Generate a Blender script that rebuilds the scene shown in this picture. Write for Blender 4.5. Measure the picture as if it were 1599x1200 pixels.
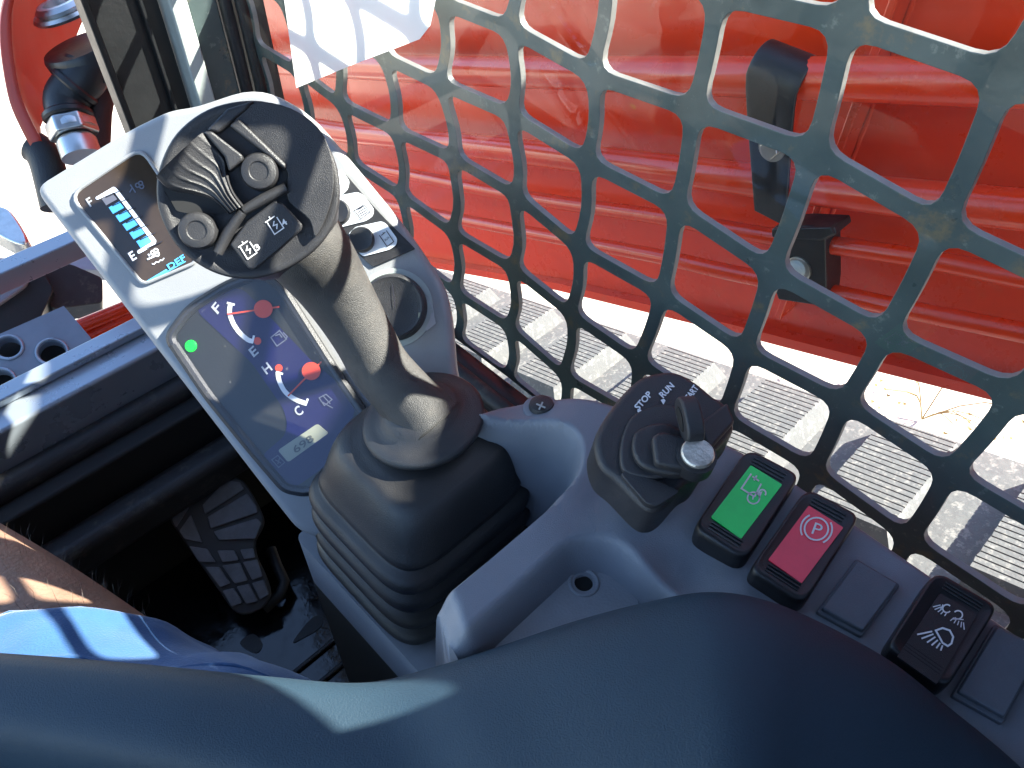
import bpy, bmesh, math, random
import numpy as np
from mathutils import Vector, Matrix, noise

for o in list(bpy.data.objects):
    bpy.data.objects.remove(o)
S = bpy.context.scene
C = S.collection
R = math.radians
random.seed(7)
CAM_H = 1.80          # everything is written relative to the lens, then lifted by this much at the end

# ------------------------------------------------------------------ camera
F = 1226.0            # focal length in photo pixels (photo 1599 x 1200)
def nrm(v):
    v = np.array(v, float); return v / np.linalg.norm(v)
D_ = nrm([774.74 - 800, 1702.38 - 600, F])
Y_ = nrm([-1036.92 - 800, -805.92 - 600, F]); Y_ = nrm(Y_ - D_ * (Y_ @ D_))
Z_ = -D_
X_ = np.cross(Y_, Z_)
M = np.array([X_, Y_, Z_])
cam = bpy.data.cameras.new('camera'); cam_o = bpy.data.objects.new('camera', cam); C.objects.link(cam_o)
cam.sensor_width = 36; cam.lens = 36 * F / 1599.0; cam.clip_start = .01; cam.clip_end = 500
rm = Matrix([list(M @ np.array(a)) for a in ([1, 0, 0], [0, -1, 0], [0, 0, -1])]).transposed()
cam_o.matrix_world = rm.to_4x4()
S.camera = cam_o
S.render.resolution_x = 1024; S.render.resolution_y = 768

# ------------------------------------------------------------------ light
SUN = nrm([1.0, -.62, 1.0])
el = math.asin(SUN[2]); az = math.atan2(SUN[0], SUN[1])
w = bpy.data.worlds.new('World'); S.world = w; w.use_nodes = True
nt = w.node_tree; bg = nt.nodes['Background']
sky = nt.nodes.new('ShaderNodeTexSky'); sky.sky_type = 'NISHITA'; sky.sun_disc = False
sky.ozone_density = 3.2; sky.dust_density = .4; sky.sun_elevation = el; sky.sun_rotation = az
nt.links.new(sky.outputs[0], bg.inputs[0]); bg.inputs[1].default_value = .12
sl = bpy.data.lights.new('sun', 'SUN'); sl.energy = 5.0; sl.angle = R(.53); sl.color = (1, .95, .86)
so = bpy.data.objects.new('sun', sl); C.objects.link(so)
so.rotation_euler = Vector(-SUN).to_track_quat('-Z', 'Y').to_euler()
S.view_settings.view_transform = 'Standard'; S.view_settings.look = 'None'
S.view_settings.exposure = 2.5; S.view_settings.gamma = 1
S.render.engine = 'CYCLES'
S.cycles.max_bounces = 7; S.cycles.diffuse_bounces = 4; S.cycles.glossy_bounces = 4; S.cycles.transparent_max_bounces = 16

# ------------------------------------------------------------------ maths helpers
def ray(px, py): return M @ nrm([px - 800, py - 600, F])
def at(px, py, d): return M @ (np.array([(px - 800) / F, (py - 600) / F, 1.]) * d)
def onp(px, py, p, n):
    r = ray(px, py); return r * (np.dot(p, n) / np.dot(r, n))
def onz(px, py, z): return onp(px, py, (0, 0, z), (0, 0, 1))
def onx(px, py, x): return onp(px, py, (x, 0, 0), (1, 0, 0))
def ony(px, py, y): return onp(px, py, (0, y, 0), (0, 1, 0))
class Plane:
    def __init__(s, p, n): s.p = np.array(p, float); s.n = nrm(n)
    def pt(s, px, py, h=0.): return onp(px, py, s.p, s.n) + s.n * h
def zo(px0, py0, sc):                       # reads coordinates off an enlarged crop
    return lambda pts: [(px0 + a / sc, py0 + b / sc) for a, b in pts]
def sstep(a, b, x):
    t = np.clip((x - a) / (b - a), 0, 1); return t * t * (3 - 2 * t)
def rpoly(pts, r, k=4):                     # polygon with rounded corners
    out = []; n = len(pts); P = [np.array(p, float) for p in pts]
    rr = r if isinstance(r, (list, tuple)) else [r] * n
    for i in range(n):
        a, b, c = P[i - 1], P[i], P[(i + 1) % n]
        u, v = nrm(a - b), nrm(c - b)
        q = min(rr[i], .48 * np.linalg.norm(a - b), .48 * np.linalg.norm(c - b))
        s, e = b + u * q, b + v * q
        for j in range(k + 1):
            t = j / k; out.append(s * (1 - t) ** 2 + 2 * b * t * (1 - t) + e * t * t)
    return out
def cat(pts, k=5, closed=True):             # smooth curve through points
    P = [np.array(p, float) for p in pts]; n = len(P); out = []
    for i in range(n if closed else n - 1):
        if closed: a, b, c, d = P[i - 1], P[i], P[(i + 1) % n], P[(i + 2) % n]
        else: a, b, c, d = P[max(i - 1, 0)], P[i], P[i + 1], P[min(i + 2, n - 1)]
        for j in range(k):
            t = j / k
            out.append(.5 * (2 * b + (c - a) * t + (2 * a - 5 * b + 4 * c - d) * t * t + (3 * b - a - 3 * c + d) * t ** 3))
    if not closed: out.append(P[-1])
    return out

# ------------------------------------------------------------------ materials
def mat(name, col, rough=.5, metal=0., spec=.5, bump=0., bscale=400., var=0., vscale=30., coat=0., vcol=None,
        trans=0., emit=None, estr=0., detail=4., sheen=0., rvar=0.):
    m = bpy.data.materials.new(name); m.use_nodes = True
    n = m.node_tree; b = n.nodes['Principled BSDF']
    b.inputs['Base Color'].default_value = (*col, 1); b.inputs['Roughness'].default_value = rough
    b.inputs['Metallic'].default_value = metal; b.inputs['Specular IOR Level'].default_value = spec
    b.inputs['Coat Weight'].default_value = coat; b.inputs['Coat Roughness'].default_value = .05
    if sheen: b.inputs['Sheen Weight'].default_value = sheen
    if emit: b.inputs['Emission Color'].default_value = (*emit, 1); b.inputs['Emission Strength'].default_value = estr
    tc = n.nodes.new('ShaderNodeTexCoord')
    if var or rvar:
        t = n.nodes.new('ShaderNodeTexNoise'); t.inputs['Scale'].default_value = vscale; t.inputs['Detail'].default_value = 6
        t.inputs['Roughness'].default_value = .65
        n.links.new(tc.outputs['Object'], t.inputs['Vector'])
        if var:
            r = n.nodes.new('ShaderNodeMapRange'); r.inputs[1].default_value = .35; r.inputs[2].default_value = .7
            n.links.new(t.outputs[0], r.inputs[0])
            x = n.nodes.new('ShaderNodeMix'); x.data_type = 'RGBA'
            x.inputs[6].default_value = (*col, 1)
            c2 = vcol or tuple(min(1, c * (1 + var)) for c in col)
            x.inputs[7].default_value = (*c2, 1)
            if vcol:
                q = n.nodes.new('ShaderNodeMath'); q.operation = 'MULTIPLY'; q.inputs[1].default_value = var
                n.links.new(r.outputs[0], q.inputs[0]); n.links.new(q.outputs[0], x.inputs[0])
            else: n.links.new(r.outputs[0], x.inputs[0])
            n.links.new(x.outputs[2], b.inputs['Base Color'])
        if rvar:
            r2 = n.nodes.new('ShaderNodeMapRange'); r2.inputs[1].default_value = .3; r2.inputs[2].default_value = .7
            r2.inputs[3].default_value = max(0, rough - rvar); r2.inputs[4].default_value = min(1, rough + rvar)
            n.links.new(t.outputs[0], r2.inputs[0]); n.links.new(r2.outputs[0], b.inputs['Roughness'])
    if bump:
        t = n.nodes.new('ShaderNodeTexNoise'); t.inputs['Scale'].default_value = bscale; t.inputs['Detail'].default_value = detail
        n.links.new(tc.outputs['Object'], t.inputs['Vector'])
        bp = n.nodes.new('ShaderNodeBump'); bp.inputs['Strength'].default_value = bump; bp.inputs['Distance'].default_value = .001
        n.links.new(t.outputs[0], bp.inputs['Height']); n.links.new(bp.outputs[0], b.inputs['Normal'])
    return m
def dusty(m, col, lo, hi, scale, amount, up=0.):
    """specks and smears of dust with a shape of their own"""
    n = m.node_tree; b = n.nodes['Principled BSDF']; tc = n.nodes.new('ShaderNodeTexCoord')
    t = n.nodes.new('ShaderNodeTexNoise'); t.inputs['Scale'].default_value = scale; t.inputs['Detail'].default_value = 8
    t.inputs['Roughness'].default_value = .7
    n.links.new(tc.outputs['Object'], t.inputs['Vector'])
    r = n.nodes.new('ShaderNodeMapRange'); r.inputs[1].default_value = lo; r.inputs[2].default_value = hi; r.inputs[4].default_value = amount
    n.links.new(t.outputs[0], r.inputs[0])
    x = n.nodes.new('ShaderNodeMix'); x.data_type = 'RGBA'; x.inputs[7].default_value = (*col, 1)
    src = b.inputs['Base Color']
    if src.links: n.links.new(src.links[0].from_socket, x.inputs[6])
    else: x.inputs[6].default_value = src.default_value
    n.links.new(r.outputs[0], x.inputs[0]); n.links.new(x.outputs[2], src)
    return m
DUST = (.42, .36, .27)
m_grey = mat('console_plastic', (.165, .178, .205), .48, bump=.25, bscale=1800, var=.12, vscale=25, rvar=.08)
m_panel = mat('panel_plastic', (.26, .265, .27), .45, bump=.18, bscale=1800, var=.08, vscale=20, rvar=.06)
m_panel = dusty(m_panel, (.30, .27, .22), .62, .8, 120, .35)
m_grey = dusty(m_grey, (.26, .25, .23), .62, .78, 150, .4)
m_blank = mat('blank_plastic', (.10, .112, .13), .5, bump=.3, bscale=1800, var=.2, vscale=40)
m_plate = mat('plate_plastic', (.25, .265, .29), .55, bump=.3, bscale=900, var=.2, vscale=40)
m_blk = mat('black_plastic', (.022, .022, .024), .42, bump=.35, bscale=2200, rvar=.1, var=.3, vscale=60)
m_blk = dusty(m_blk, DUST, .66, .8, 220, .25)
m_grip = mat('grip_rubber', (.035, .034, .033), .5, bump=.6, bscale=2500, var=.5, vscale=60, rvar=.1)
m_grip = dusty(m_grip, (.27, .24, .19), .5, .85, 45, .20)
m_boot = mat('boot_rubber', (.020, .019, .019), .48, bump=.25, bscale=1500, rvar=.1)
m_boot = dusty(m_boot, (.30, .27, .22), .70, .78, 260, .4)
m_rub = mat('rubber', (.015, .015, .016), .55, bump=.3, bscale=500, var=.5, vscale=50)
m_rub = dusty(m_rub, (.25, .22, .16), .55, .8, 60, .35)
m_vinyl = mat('armrest_vinyl', (.013, .033, .052), .62, bump=.28, bscale=1400, detail=2, var=.2, vscale=15)
m_face = mat('switch_face', (.012, .012, .014), .38, bump=.2, bscale=2000)
m_green = mat('green_lens', (.0, .74, .10), .3, var=.15, vscale=80)
m_red_l = mat('red_lens', (.85, .035, .07), .3, var=.15, vscale=80)
m_wht = mat('white_print', (.75, .75, .75), .5)
m_dim = mat('grey_print', (.42, .43, .45), .5)
m_faint = mat('faint_print', (.10, .11, .15), .5)
m_label = mat('label_white', (.72, .76, .80), .4)
m_ink = mat('ink', (.02, .02, .03), .5)
m_steel = mat('steel', (.55, .55, .52), .3, metal=1, bump=.3, bscale=500, var=.2, vscale=120)
m_key = mat('key_cap', (.42, .40, .36), .42, metal=.75, bump=.5, bscale=500, var=.5, vscale=180)
m_zinc = mat('zinc', (.52, .52, .50), .36, metal=1, rvar=.1, vscale=80)
m_red = mat('red_paint', (.70, .042, .004), .28, coat=.35, var=.5, vcol=(.50, .022, .004), vscale=9, rvar=.06, bump=.06, bscale=60)
m_red = dusty(m_red, (.48, .13, .05), .56, .76, 22, .3)
m_red = dusty(m_red, (.30, .22, .15), .66, .72, 140, .5)
m_orange = mat('orange_paint', (.38, .022, .006), .45, coat=.1, var=.2, vscale=6, rvar=.08)
m_mesh = mat('guard_paint', (.046, .066, .066), .38, spec=.6, bump=.25, bscale=150, var=.4, vscale=25, rvar=.12)
m_mesh = dusty(m_mesh, (.20, .14, .07), .56, .66, 34, .7)
m_mesh = dusty(m_mesh, (.20, .22, .20), .60, .66, 130, .5)
m_edge = mat('guard_cut_edge', (.17, .175, .165), .45, bump=.3, bscale=300, var=.4, vscale=60, vcol=(.05, .055, .05))  # cut edges coloured paler so the sunlit rims turn white
m_frame = mat('frame_paint', (.011, .012, .013), .42, bump=.2, bscale=300, rvar=.1)
m_frame2 = mat('pillar_sun_paint', (.34, .38, .36), .45, bump=.1, bscale=300, rvar=.1, var=.2)  # lightened to put sunlight into the pillar strip
m_sill = mat('sill_steel', (.30, .34, .38), .30, metal=.5, rvar=.08)
m_plateb = mat('guide_plate_paint', (.19, .22, .26), .38, rvar=.1, var=.2, vscale=30)
m_hose = mat('hose', (.018, .018, .018), .55, bump=.5, bscale=800)
m_dark = mat('dark_void', (.008, .008, .008), .7)  # near black; also paints shade into holes, slots and wells
m_floor = mat('floor_mat', (.006, .006, .007), .12, bump=.35, bscale=60, rvar=.1, vscale=90)
m_pedal = mat('pedal_rubber', (.13, .13, .14), .55, bump=.4, bscale=400, var=.5, vscale=60)
m_pedal_b = mat('pedal_body', (.05, .05, .053), .5)
m_denim = mat('blue_cloth', (.013, .066, .185), .85, bump=.5, bscale=900, var=.25, vscale=40, sheen=.3)
m_skin = mat('skin', (.17, .10, .068), .55, bump=.6, bscale=450, var=.5, vscale=45)
m_hair = mat('hair', (.05, .03, .02), .5)
m_shirt = mat('shirt', (.10, .11, .13), .8, bump=.3, bscale=900)
m_track = mat('track_rubber', (.11, .11, .106), .85, bump=1., bscale=120, var=.8, vscale=45, vcol=(.075, .075, .08), detail=8)
m_track = dusty(m_track, (.22, .21, .19), .52, .62, 90, .8)
m_track = dusty(m_track, (.24, .07, .035), .66, .8, 20, .5)
m_ground = mat('sand', (.36, .32, .26), .95, bump=1., bscale=12, var=.35, vscale=3)
m_weed = mat('dry_weed', (.22, .15, .06), .8)
m_lcd = mat('lcd', (.30, .31, .22), .35)
m_lcdseg = mat('lcd_segments', (.10, .105, .085), .4)
m_glow_g = mat('green_led', (.0, .30, .03), .4, emit=(.0, 1, .03), estr=.35)
m_needle = mat('needle', (.62, .06, .025), .45)
m_gblue = mat('gauge_blue', (.006, .005, .052), .4)
m_gdark = mat('gauge_dark', (.013, .014, .012), .45, bump=.1, bscale=500)
m_blue_e = mat('screen_blue', (.05, .35, .7), .4, emit=(.12, .5, 1.0), estr=.26)
m_white_e = mat('screen_white', (.6, .65, .75), .4, emit=(.8, .88, 1), estr=.28)
m_grey_e = mat('screen_grey', (.2, .2, .22), .4, emit=(.35, .33, .36), estr=.12)
m_screen = mat('screen_black', (.035, .024, .016), .09, spec=.6, var=.6, vscale=25, rvar=.03)
m_screen = dusty(m_screen, (.30, .22, .12), .66, .75, 200, .35)

def thin_glass(name, tint, dirt, rough=.0, refl=1.0, scale=7.0):
    m = bpy.data.materials.new(name); m.use_nodes = True; n = m.node_tree; n.nodes.clear()
    out = n.nodes.new('ShaderNodeOutputMaterial'); tr = n.nodes.new('ShaderNodeBsdfTransparent'); tr.inputs[0].default_value = (*tint, 1)
    gl = n.nodes.new('ShaderNodeBsdfGlossy'); gl.inputs['Roughness'].default_value = rough
    lw = n.nodes.new('ShaderNodeLayerWeight'); lw.inputs[0].default_value = .5     # facing = 1 - |cos|, the same from both sides
    pw = n.nodes.new('ShaderNodeMath'); pw.operation = 'POWER'; pw.inputs[1].default_value = 5; n.links.new(lw.outputs['Facing'], pw.inputs[0])
    k = n.nodes.new('ShaderNodeMath'); k.operation = 'MULTIPLY_ADD'; k.inputs[1].default_value = .6 * refl; k.inputs[2].default_value = .05 * refl
    n.links.new(pw.outputs[0], k.inputs[0])
    mx = n.nodes.new('ShaderNodeMixShader'); n.links.new(k.outputs[0], mx.inputs[0])
    n.links.new(tr.outputs[0], mx.inputs[1]); n.links.new(gl.outputs[0], mx.inputs[2])
    res = mx
    if dirt:
        df = n.nodes.new('ShaderNodeBsdfDiffuse'); df.inputs[0].default_value = (.8, .78, .72, 1)
        tl = n.nodes.new('ShaderNodeBsdfTranslucent'); tl.inputs[0].default_value = (.8, .78, .72, 1)
        ad = n.nodes.new('ShaderNodeMixShader'); ad.inputs[0].default_value = .5
        n.links.new(df.outputs[0], ad.inputs[1]); n.links.new(tl.outputs[0], ad.inputs[2])
        tc = n.nodes.new('ShaderNodeTexCoord')
        t1 = n.nodes.new('ShaderNodeTexNoise'); t1.inputs['Scale'].default_value = scale; t1.inputs['Detail'].default_value = 8
        t2 = n.nodes.new('ShaderNodeTexNoise'); t2.inputs['Scale'].default_value = 260; t2.inputs['Detail'].default_value = 3
        for t in (t1, t2): n.links.new(tc.outputs['Object'], t.inputs['Vector'])
        r1 = n.nodes.new('ShaderNodeMapRange'); r1.inputs[1].default_value = .3; r1.inputs[2].default_value = .75
        r1.inputs[3].default_value = dirt * .35; r1.inputs[4].default_value = dirt * 1.6
        r2 = n.nodes.new('ShaderNodeMapRange'); r2.inputs[1].default_value = .70; r2.inputs[2].default_value = .80; r2.inputs[4].default_value = dirt * 6
        n.links.new(t1.outputs[0], r1.inputs[0]); n.links.new(t2.outputs[0], r2.inputs[0])
        s = n.nodes.new('ShaderNodeMath'); s.operation = 'ADD'; s.use_clamp = True
        n.links.new(r1.outputs[0], s.inputs[0]); n.links.new(r2.outputs[0], s.inputs[1])
        m2 = n.nodes.new('ShaderNodeMixShader'); n.links.new(s.outputs[0], m2.inputs[0])
        n.links.new(mx.outputs[0], m2.inputs[1]); n.links.new(ad.outputs[0], m2.inputs[2]); res = m2
    n.links.new(res.outputs[0], out.inputs[0])
    return m
m_glass = thin_glass('window_glass', (.95, .98, .965), .009, refl=.62)
m_lens = thin_glass('gauge_lens', (.92, .92, .95), .032, rough=.05, scale=12)
m_cover = thin_glass('screen_cover', (.9, .9, .9), .02, rough=.02, scale=30)
def paper():
    m = bpy.data.materials.new('sticker_paper'); m.use_nodes = True; n = m.node_tree; n.nodes.clear()
    o = n.nodes.new('ShaderNodeOutputMaterial'); d = n.nodes.new('ShaderNodeBsdfDiffuse'); t = n.nodes.new('ShaderNodeBsdfTranslucent')
    d.inputs[0].default_value = (.92, .92, .9, 1); t.inputs[0].default_value = (.95, .95, .92, 1)
    x = n.nodes.new('ShaderNodeMixShader'); x.inputs[0].default_value = .55
    n.links.new(d.outputs[0], x.inputs[1]); n.links.new(t.outputs[0], x.inputs[2]); n.links.new(x.outputs[0], o.inputs[0]); return m
m_paper = paper()

# ------------------------------------------------------------------ object helpers
def obj(name, verts, faces, m, parent=None, smooth=True, bevel=0., seg=3, sharp=40, subsurf=0, ang=35):
    me = bpy.data.meshes.new(name); me.from_pydata([tuple(map(float, v)) for v in verts], [], faces)
    bm = bmesh.new(); bm.from_mesh(me); bmesh.ops.recalc_face_normals(bm, faces=bm.faces); bm.to_mesh(me); bm.free()
    o = bpy.data.objects.new(name, me); C.objects.link(o)
    for x in (m if isinstance(m, (list, tuple)) else [m]): me.materials.append(x)
    if smooth:
        for p in me.polygons: p.use_smooth = True
        if not bevel and sharp: me.set_sharp_from_angle(angle=R(sharp))
    if bevel:
        b = o.modifiers.new('bevel', 'BEVEL'); b.width = bevel; b.segments = seg; b.limit_method = 'ANGLE'; b.angle_limit = R(ang)
        b.harden_normals = True; b.miter_outer = 'MITER_ARC'
    if subsurf:
        b = o.modifiers.new('sub', 'SUBSURF'); b.levels = b.render_levels = subsurf
    if parent: o.parent = parent
    return o
def tag(o, label, cat, group=None):
    o['label'] = label; o['category'] = cat
    if group: o['group'] = group
    return o
def thing(name, label, cat, group=None):
    e = bpy.data.objects.new(name, None); C.objects.link(e); e.empty_display_size = .02
    return tag(e, label, cat, group)
def struct(o, kind='structure'): o['kind'] = kind; return o
def prism(name, top, vec, m, parent=None, bevel=0., seg=3, scale_bottom=None, **k):
    """closed prism: outline 'top' (3D points) swept by vec"""
    n = len(top); top = [np.array(p, float) for p in top]; c = sum(top) / n
    bot = [(p - c) * (scale_bottom or 1) + c + np.array(vec) for p in top]
    f = [list(range(n)), list(range(2 * n - 1, n - 1, -1))]
    f += [[i, (i + 1) % n, n + (i + 1) % n, n + i] for i in range(n)]
    return obj(name, top + bot, f, m, parent, bevel=bevel, seg=seg, **k)
def box(name, lo, hi, m, parent=None, bevel=0., **k):
    x0, y0, z0 = lo; x1, y1, z1 = hi
    return prism(name, [(x0, y0, z1), (x1, y0, z1), (x1, y1, z1), (x0, y1, z1)], (0, 0, z0 - z1), m, parent, bevel, **k)
def frame_of(d):
    d = nrm(d); a = np.array([0, 0, 1.]) if abs(d[2]) < .9 else np.array([1., 0, 0])
    u = nrm(np.cross(a, d)); return u, np.cross(d, u)
def tube_mesh(path, rad, n=16, caps=True, ell=None, uref=None):
    P = [np.array(p, float) for p in path]; V = []; Fc = []; k = len(P)
    rr = rad if hasattr(rad, '__len__') else [rad] * k
    u = None
    for i in range(k):
        d = nrm(P[min(i + 1, k - 1)] - P[max(i - 1, 0)])
        if u is None:
            u = frame_of(d)[0] if uref is None else np.array(uref, float)
        u = nrm(u - d * (u @ d)); v = np.cross(d, u)
        e = 1. if ell is None else (ell[i] if hasattr(ell, '__len__') else ell)
        for j in range(n):
            a = 2 * math.pi * j / n
            V.append(P[i] + rr[i] * (math.cos(a) * u + e * math.sin(a) * v))
    for i in range(k - 1):
        for j in range(n):
            Fc.append([i * n + j, i * n + (j + 1) % n, (i + 1) * n + (j + 1) % n, (i + 1) * n + j])
    if caps: Fc.append(list(range(n))[::-1]); Fc.append(list(range((k - 1) * n, k * n)))
    return V, Fc
def tube(name, path, rad, m, parent=None, n=16, caps=True, ell=None, uref=None, **k):
    V, Fc = tube_mesh(path, rad, n, caps, ell, uref); return obj(name, V, Fc, m, parent, **k)
def lathe(name, c, axis, prof, m, parent=None, n=40, **k):
    """prof: list of (radius, height along axis)"""
    u, v = frame_of(axis); a = nrm(axis); c = np.array(c, float); V = []; Fc = []
    for r, h in prof:
        for j in range(n):
            t = 2 * math.pi * j / n; V.append(c + a * h + r * (math.cos(t) * u + math.sin(t) * v))
    for i in range(len(prof) - 1):
        for j in range(n): Fc.append([i * n + j, i * n + (j + 1) % n, (i + 1) * n + (j + 1) % n, (i + 1) * n + j])
    Fc.append(list(range(n))[::-1]); Fc.append(list(range((len(prof) - 1) * n, len(prof) * n)))
    return obj(name, V, Fc, m, parent, **k)
def hexnut(name, c, axis, r, h, m, parent=None):
    u, v = frame_of(axis); a = nrm(axis); c = np.array(c, float)
    top = [c + a * h + r * (math.cos(t * math.pi / 3) * u + math.sin(t * math.pi / 3) * v) for t in range(6)]
    return prism(name, top, -a * h, m, parent, bevel=r * .12, seg=2)
def strokes(name, pl, lines, wpx, m, parent, h=.0004, closed=False):
    """drawn line work: flat ribbons on a plane, given in photo pixels"""
    V = []; Fc = []
    for L in lines:
        L = [np.array(p, float) for p in L]; k = len(L)
        cl = np.linalg.norm(L[0] - L[-1]) < .01 and k > 2
        if cl: L = L[:-1]; k -= 1
        b = len(V)
        for i in range(k):
            p, q = (L[i - 1], L[(i + 1) % k]) if cl else (L[max(i - 1, 0)], L[min(i + 1, k - 1)])
            d1 = nrm(L[i] - p) if np.linalg.norm(L[i] - p) > 1e-6 else nrm(q - L[i])
            d2 = nrm(q - L[i]) if np.linalg.norm(q - L[i]) > 1e-6 else d1
            d = d1 + d2; d = nrm(d) if np.linalg.norm(d) > 1e-6 else d1
            nn = np.array([-d[1], d[0]]); s = wpx / 2 / max(.45, abs(d @ d1))
            for sg in (1, -1):
                x = L[i] + nn * s * sg; V.append(pl.pt(x[0], x[1], h))
        for i in range(k if cl else k - 1):
            j = (i + 1) % k; Fc.append([b + 2 * i, b + 2 * i + 1, b + 2 * j + 1, b + 2 * j])
    return obj(name, V, Fc, m, parent, smooth=False)
def patch(name, pl, pts, m, parent, h=.0003):
    return obj(name, [pl.pt(x, y, h) for x, y in pts], [list(range(len(pts)))], m, parent, smooth=False)
def circ(cx, cy, rx, ry=None, a0=0, a1=360, k=28, rot=0):
    ry = ry or rx; out = []
    for i in range(k + 1):
        t = R(a0 + (a1 - a0) * i / k); x, y = rx * math.cos(t), ry * math.sin(t); c, s = math.cos(R(rot)), math.sin(R(rot))
        out.append((cx + x * c - y * s, cy + x * s + y * c))
    return out
def text(name, pl, s, p0, p1, hpx, m, parent, h=.0004, up=None, bold=.0):
    """lettering on a plane: baseline from p0 to p1 (photo pixels), cap height hpx"""
    cu = bpy.data.curves.new(name, 'FONT'); cu.body = s; cu.resolution_u = 3; cu.offset = bold
    t = bpy.data.objects.new(name, cu); C.objects.link(t)
    dg = bpy.context.evaluated_depsgraph_get(); me0 = t.evaluated_get(dg).to_mesh()
    vs = np.array([v.co[:] for v in me0.vertices]); fs = [list(p.vertices) for p in me0.polygons]
    bpy.data.objects.remove(t); bpy.data.curves.remove(cu)
    lo, hi = vs.min(0), vs.max(0); p0 = np.array(p0, float); p1 = np.array(p1, float)
    d = p1 - p0; u = np.array(up, float) if up is not None else np.array([d[1], -d[0]]); u = nrm(u) * hpx
    capH = .70
    V = []
    for v in vs:
        q = p0 + d * ((v[0] - lo[0]) / (hi[0] - lo[0])) + u * (v[1] / capH)
        V.append(pl.pt(q[0], q[1], h))
    return obj(name, V, fs, m, parent, smooth=False)

# ================================================================== GROUND
def ground():
    n = 60; V = []; Fc = []
    xs = np.concatenate([np.linspace(-60, -3, 12), np.linspace(-2.5, 8, 60), np.linspace(9, 120, 14)])
    ys = np.concatenate([np.linspace(-60, -3, 12), np.linspace(-2.5, 8, 60), np.linspace(9, 120, 14)])
    for y in ys:
        for x in xs:
            near = 1 / (1 + (x * x + y * y) / 60)
            V.append((x, y, -1.78 + .05 * near * noise.noise(Vector((x * 1.3, y * 1.3, 0))) + .02 * near * noise.noise(Vector((x * 5, y * 5, 3)))))
    k = len(xs)
    for j in range(len(ys) - 1):
        for i in range(k - 1): Fc.append([j * k + i, j * k + i + 1, (j + 1) * k + i + 1, (j + 1) * k + i])
    struct(obj('ground', V, Fc, m_ground, sharp=0))
ground()

# ================================================================== CAB SHELL (mostly behind the lens)
XW = .30                                    # plane of the right-hand window guard
def cab():
    c = thing('cab_frame', 'dark cab frame with front corner pillar and window opening beside the loader arm', 'cab frame')
    # front right pillar: black inner face, strip painted pale for the sun on it, seal channels
    zt, zb = .62, -.62
    box('pillar_face', (.186, .615, zb), (.2395, .624, zt), m_frame, c, .002)
    box('pillar_fold', (.1842, .609, zb), (.1895, .626, zt), m_frame, c, .0015)
    box('pillar_bead', (.2235, .610, zb), (.2265, .6155, zt), m_frame, c, .001)
    box('pillar_strip', (.241, .600, zb), (.2555, .66, zt), m_frame2, c, .002)  # pale colour stands in for sunlight on the strip
    box('pillar_channel', (.2565, .606, zb), (.281, .66, zt), m_mesh, c, .002)
    tube('window_seal', [(.287, .606, zb), (.287, .606, zt)], .0052, m_rub, c)
    tube('window_seal', [(.2985, .603, zb), (.2985, .603, zt)], .0052, m_rub, c)
    box('pillar_edge', (.304, .598, zb), (.3165, .66, zt), m_frame, c, .002)
    # bottom rail of the side window
    tube('bottom_rail', [(.283, .61, -.472), (.283, -.5, -.472)], .016, m_frame, c)
    box('bottom_panel', (.262, -.5, -.80), (.275, .60, -.475), m_frame, c)
    tube('lower_seal', [(.268, .60, -.452), (.268, -.5, -.452)], .007, m_rub, c)
    # header and rear pillar set out of view to mask the sun; roof
    box('shade_header', (.294, -.5, .074), (.312, .60, .70), m_frame, c, .003)  # added low, out of view, to shade the armrest
    prism('sun_mask_pillar', [(.294, -.60, -.80), (.294, -.11, -.80), (.294, -.105, -.42), (.294, -.085, -.32), (.294, -.022, -.21), (.294, .026, -.14), (.294, .026, -.088), (.294, -.064, -.080), (.294, -.064, -.030), (.294, .040, -.022), (.294, .070, .0), (.294, .070, .0735), (.294, -.60, .0735)], (.018, 0, 0), m_frame, c, bevel=.002)  # unseen edge and notch shaped to let one sun patch onto the armrest
    box('roof', (-.62, -.62, .70), (.34, .66, .76), m_frame, c, .01)
    box('rear_wall', (-.62, -.64, -.8), (.34, -.605, .15), m_frame, c)
    box('left_wall', (-.62, -.60, -.8), (-.60, .60, -.35), m_frame, c)
    box('left_pillar', (-.62, .60, -.62), (-.57, .66, .70), m_frame, c)
    # door sill
    box('door_sill', (-.62, .622, -.640), (.186, .662, -.553), m_sill, c, .004)
    box('sill_lip', (-.62, .648, -.5525), (.186, .668, -.5440), m_sill, c, .002)
    tube('door_seal', [(-.6, .612, -.606), (.24, .612, -.606)], .013, m_rub, c)
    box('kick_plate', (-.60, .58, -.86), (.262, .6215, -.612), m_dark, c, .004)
    box('kick_ledge', (-.60, .545, -.70), (.262, .579, -.655), m_rub, c, .012)
    return c
cab()

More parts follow.
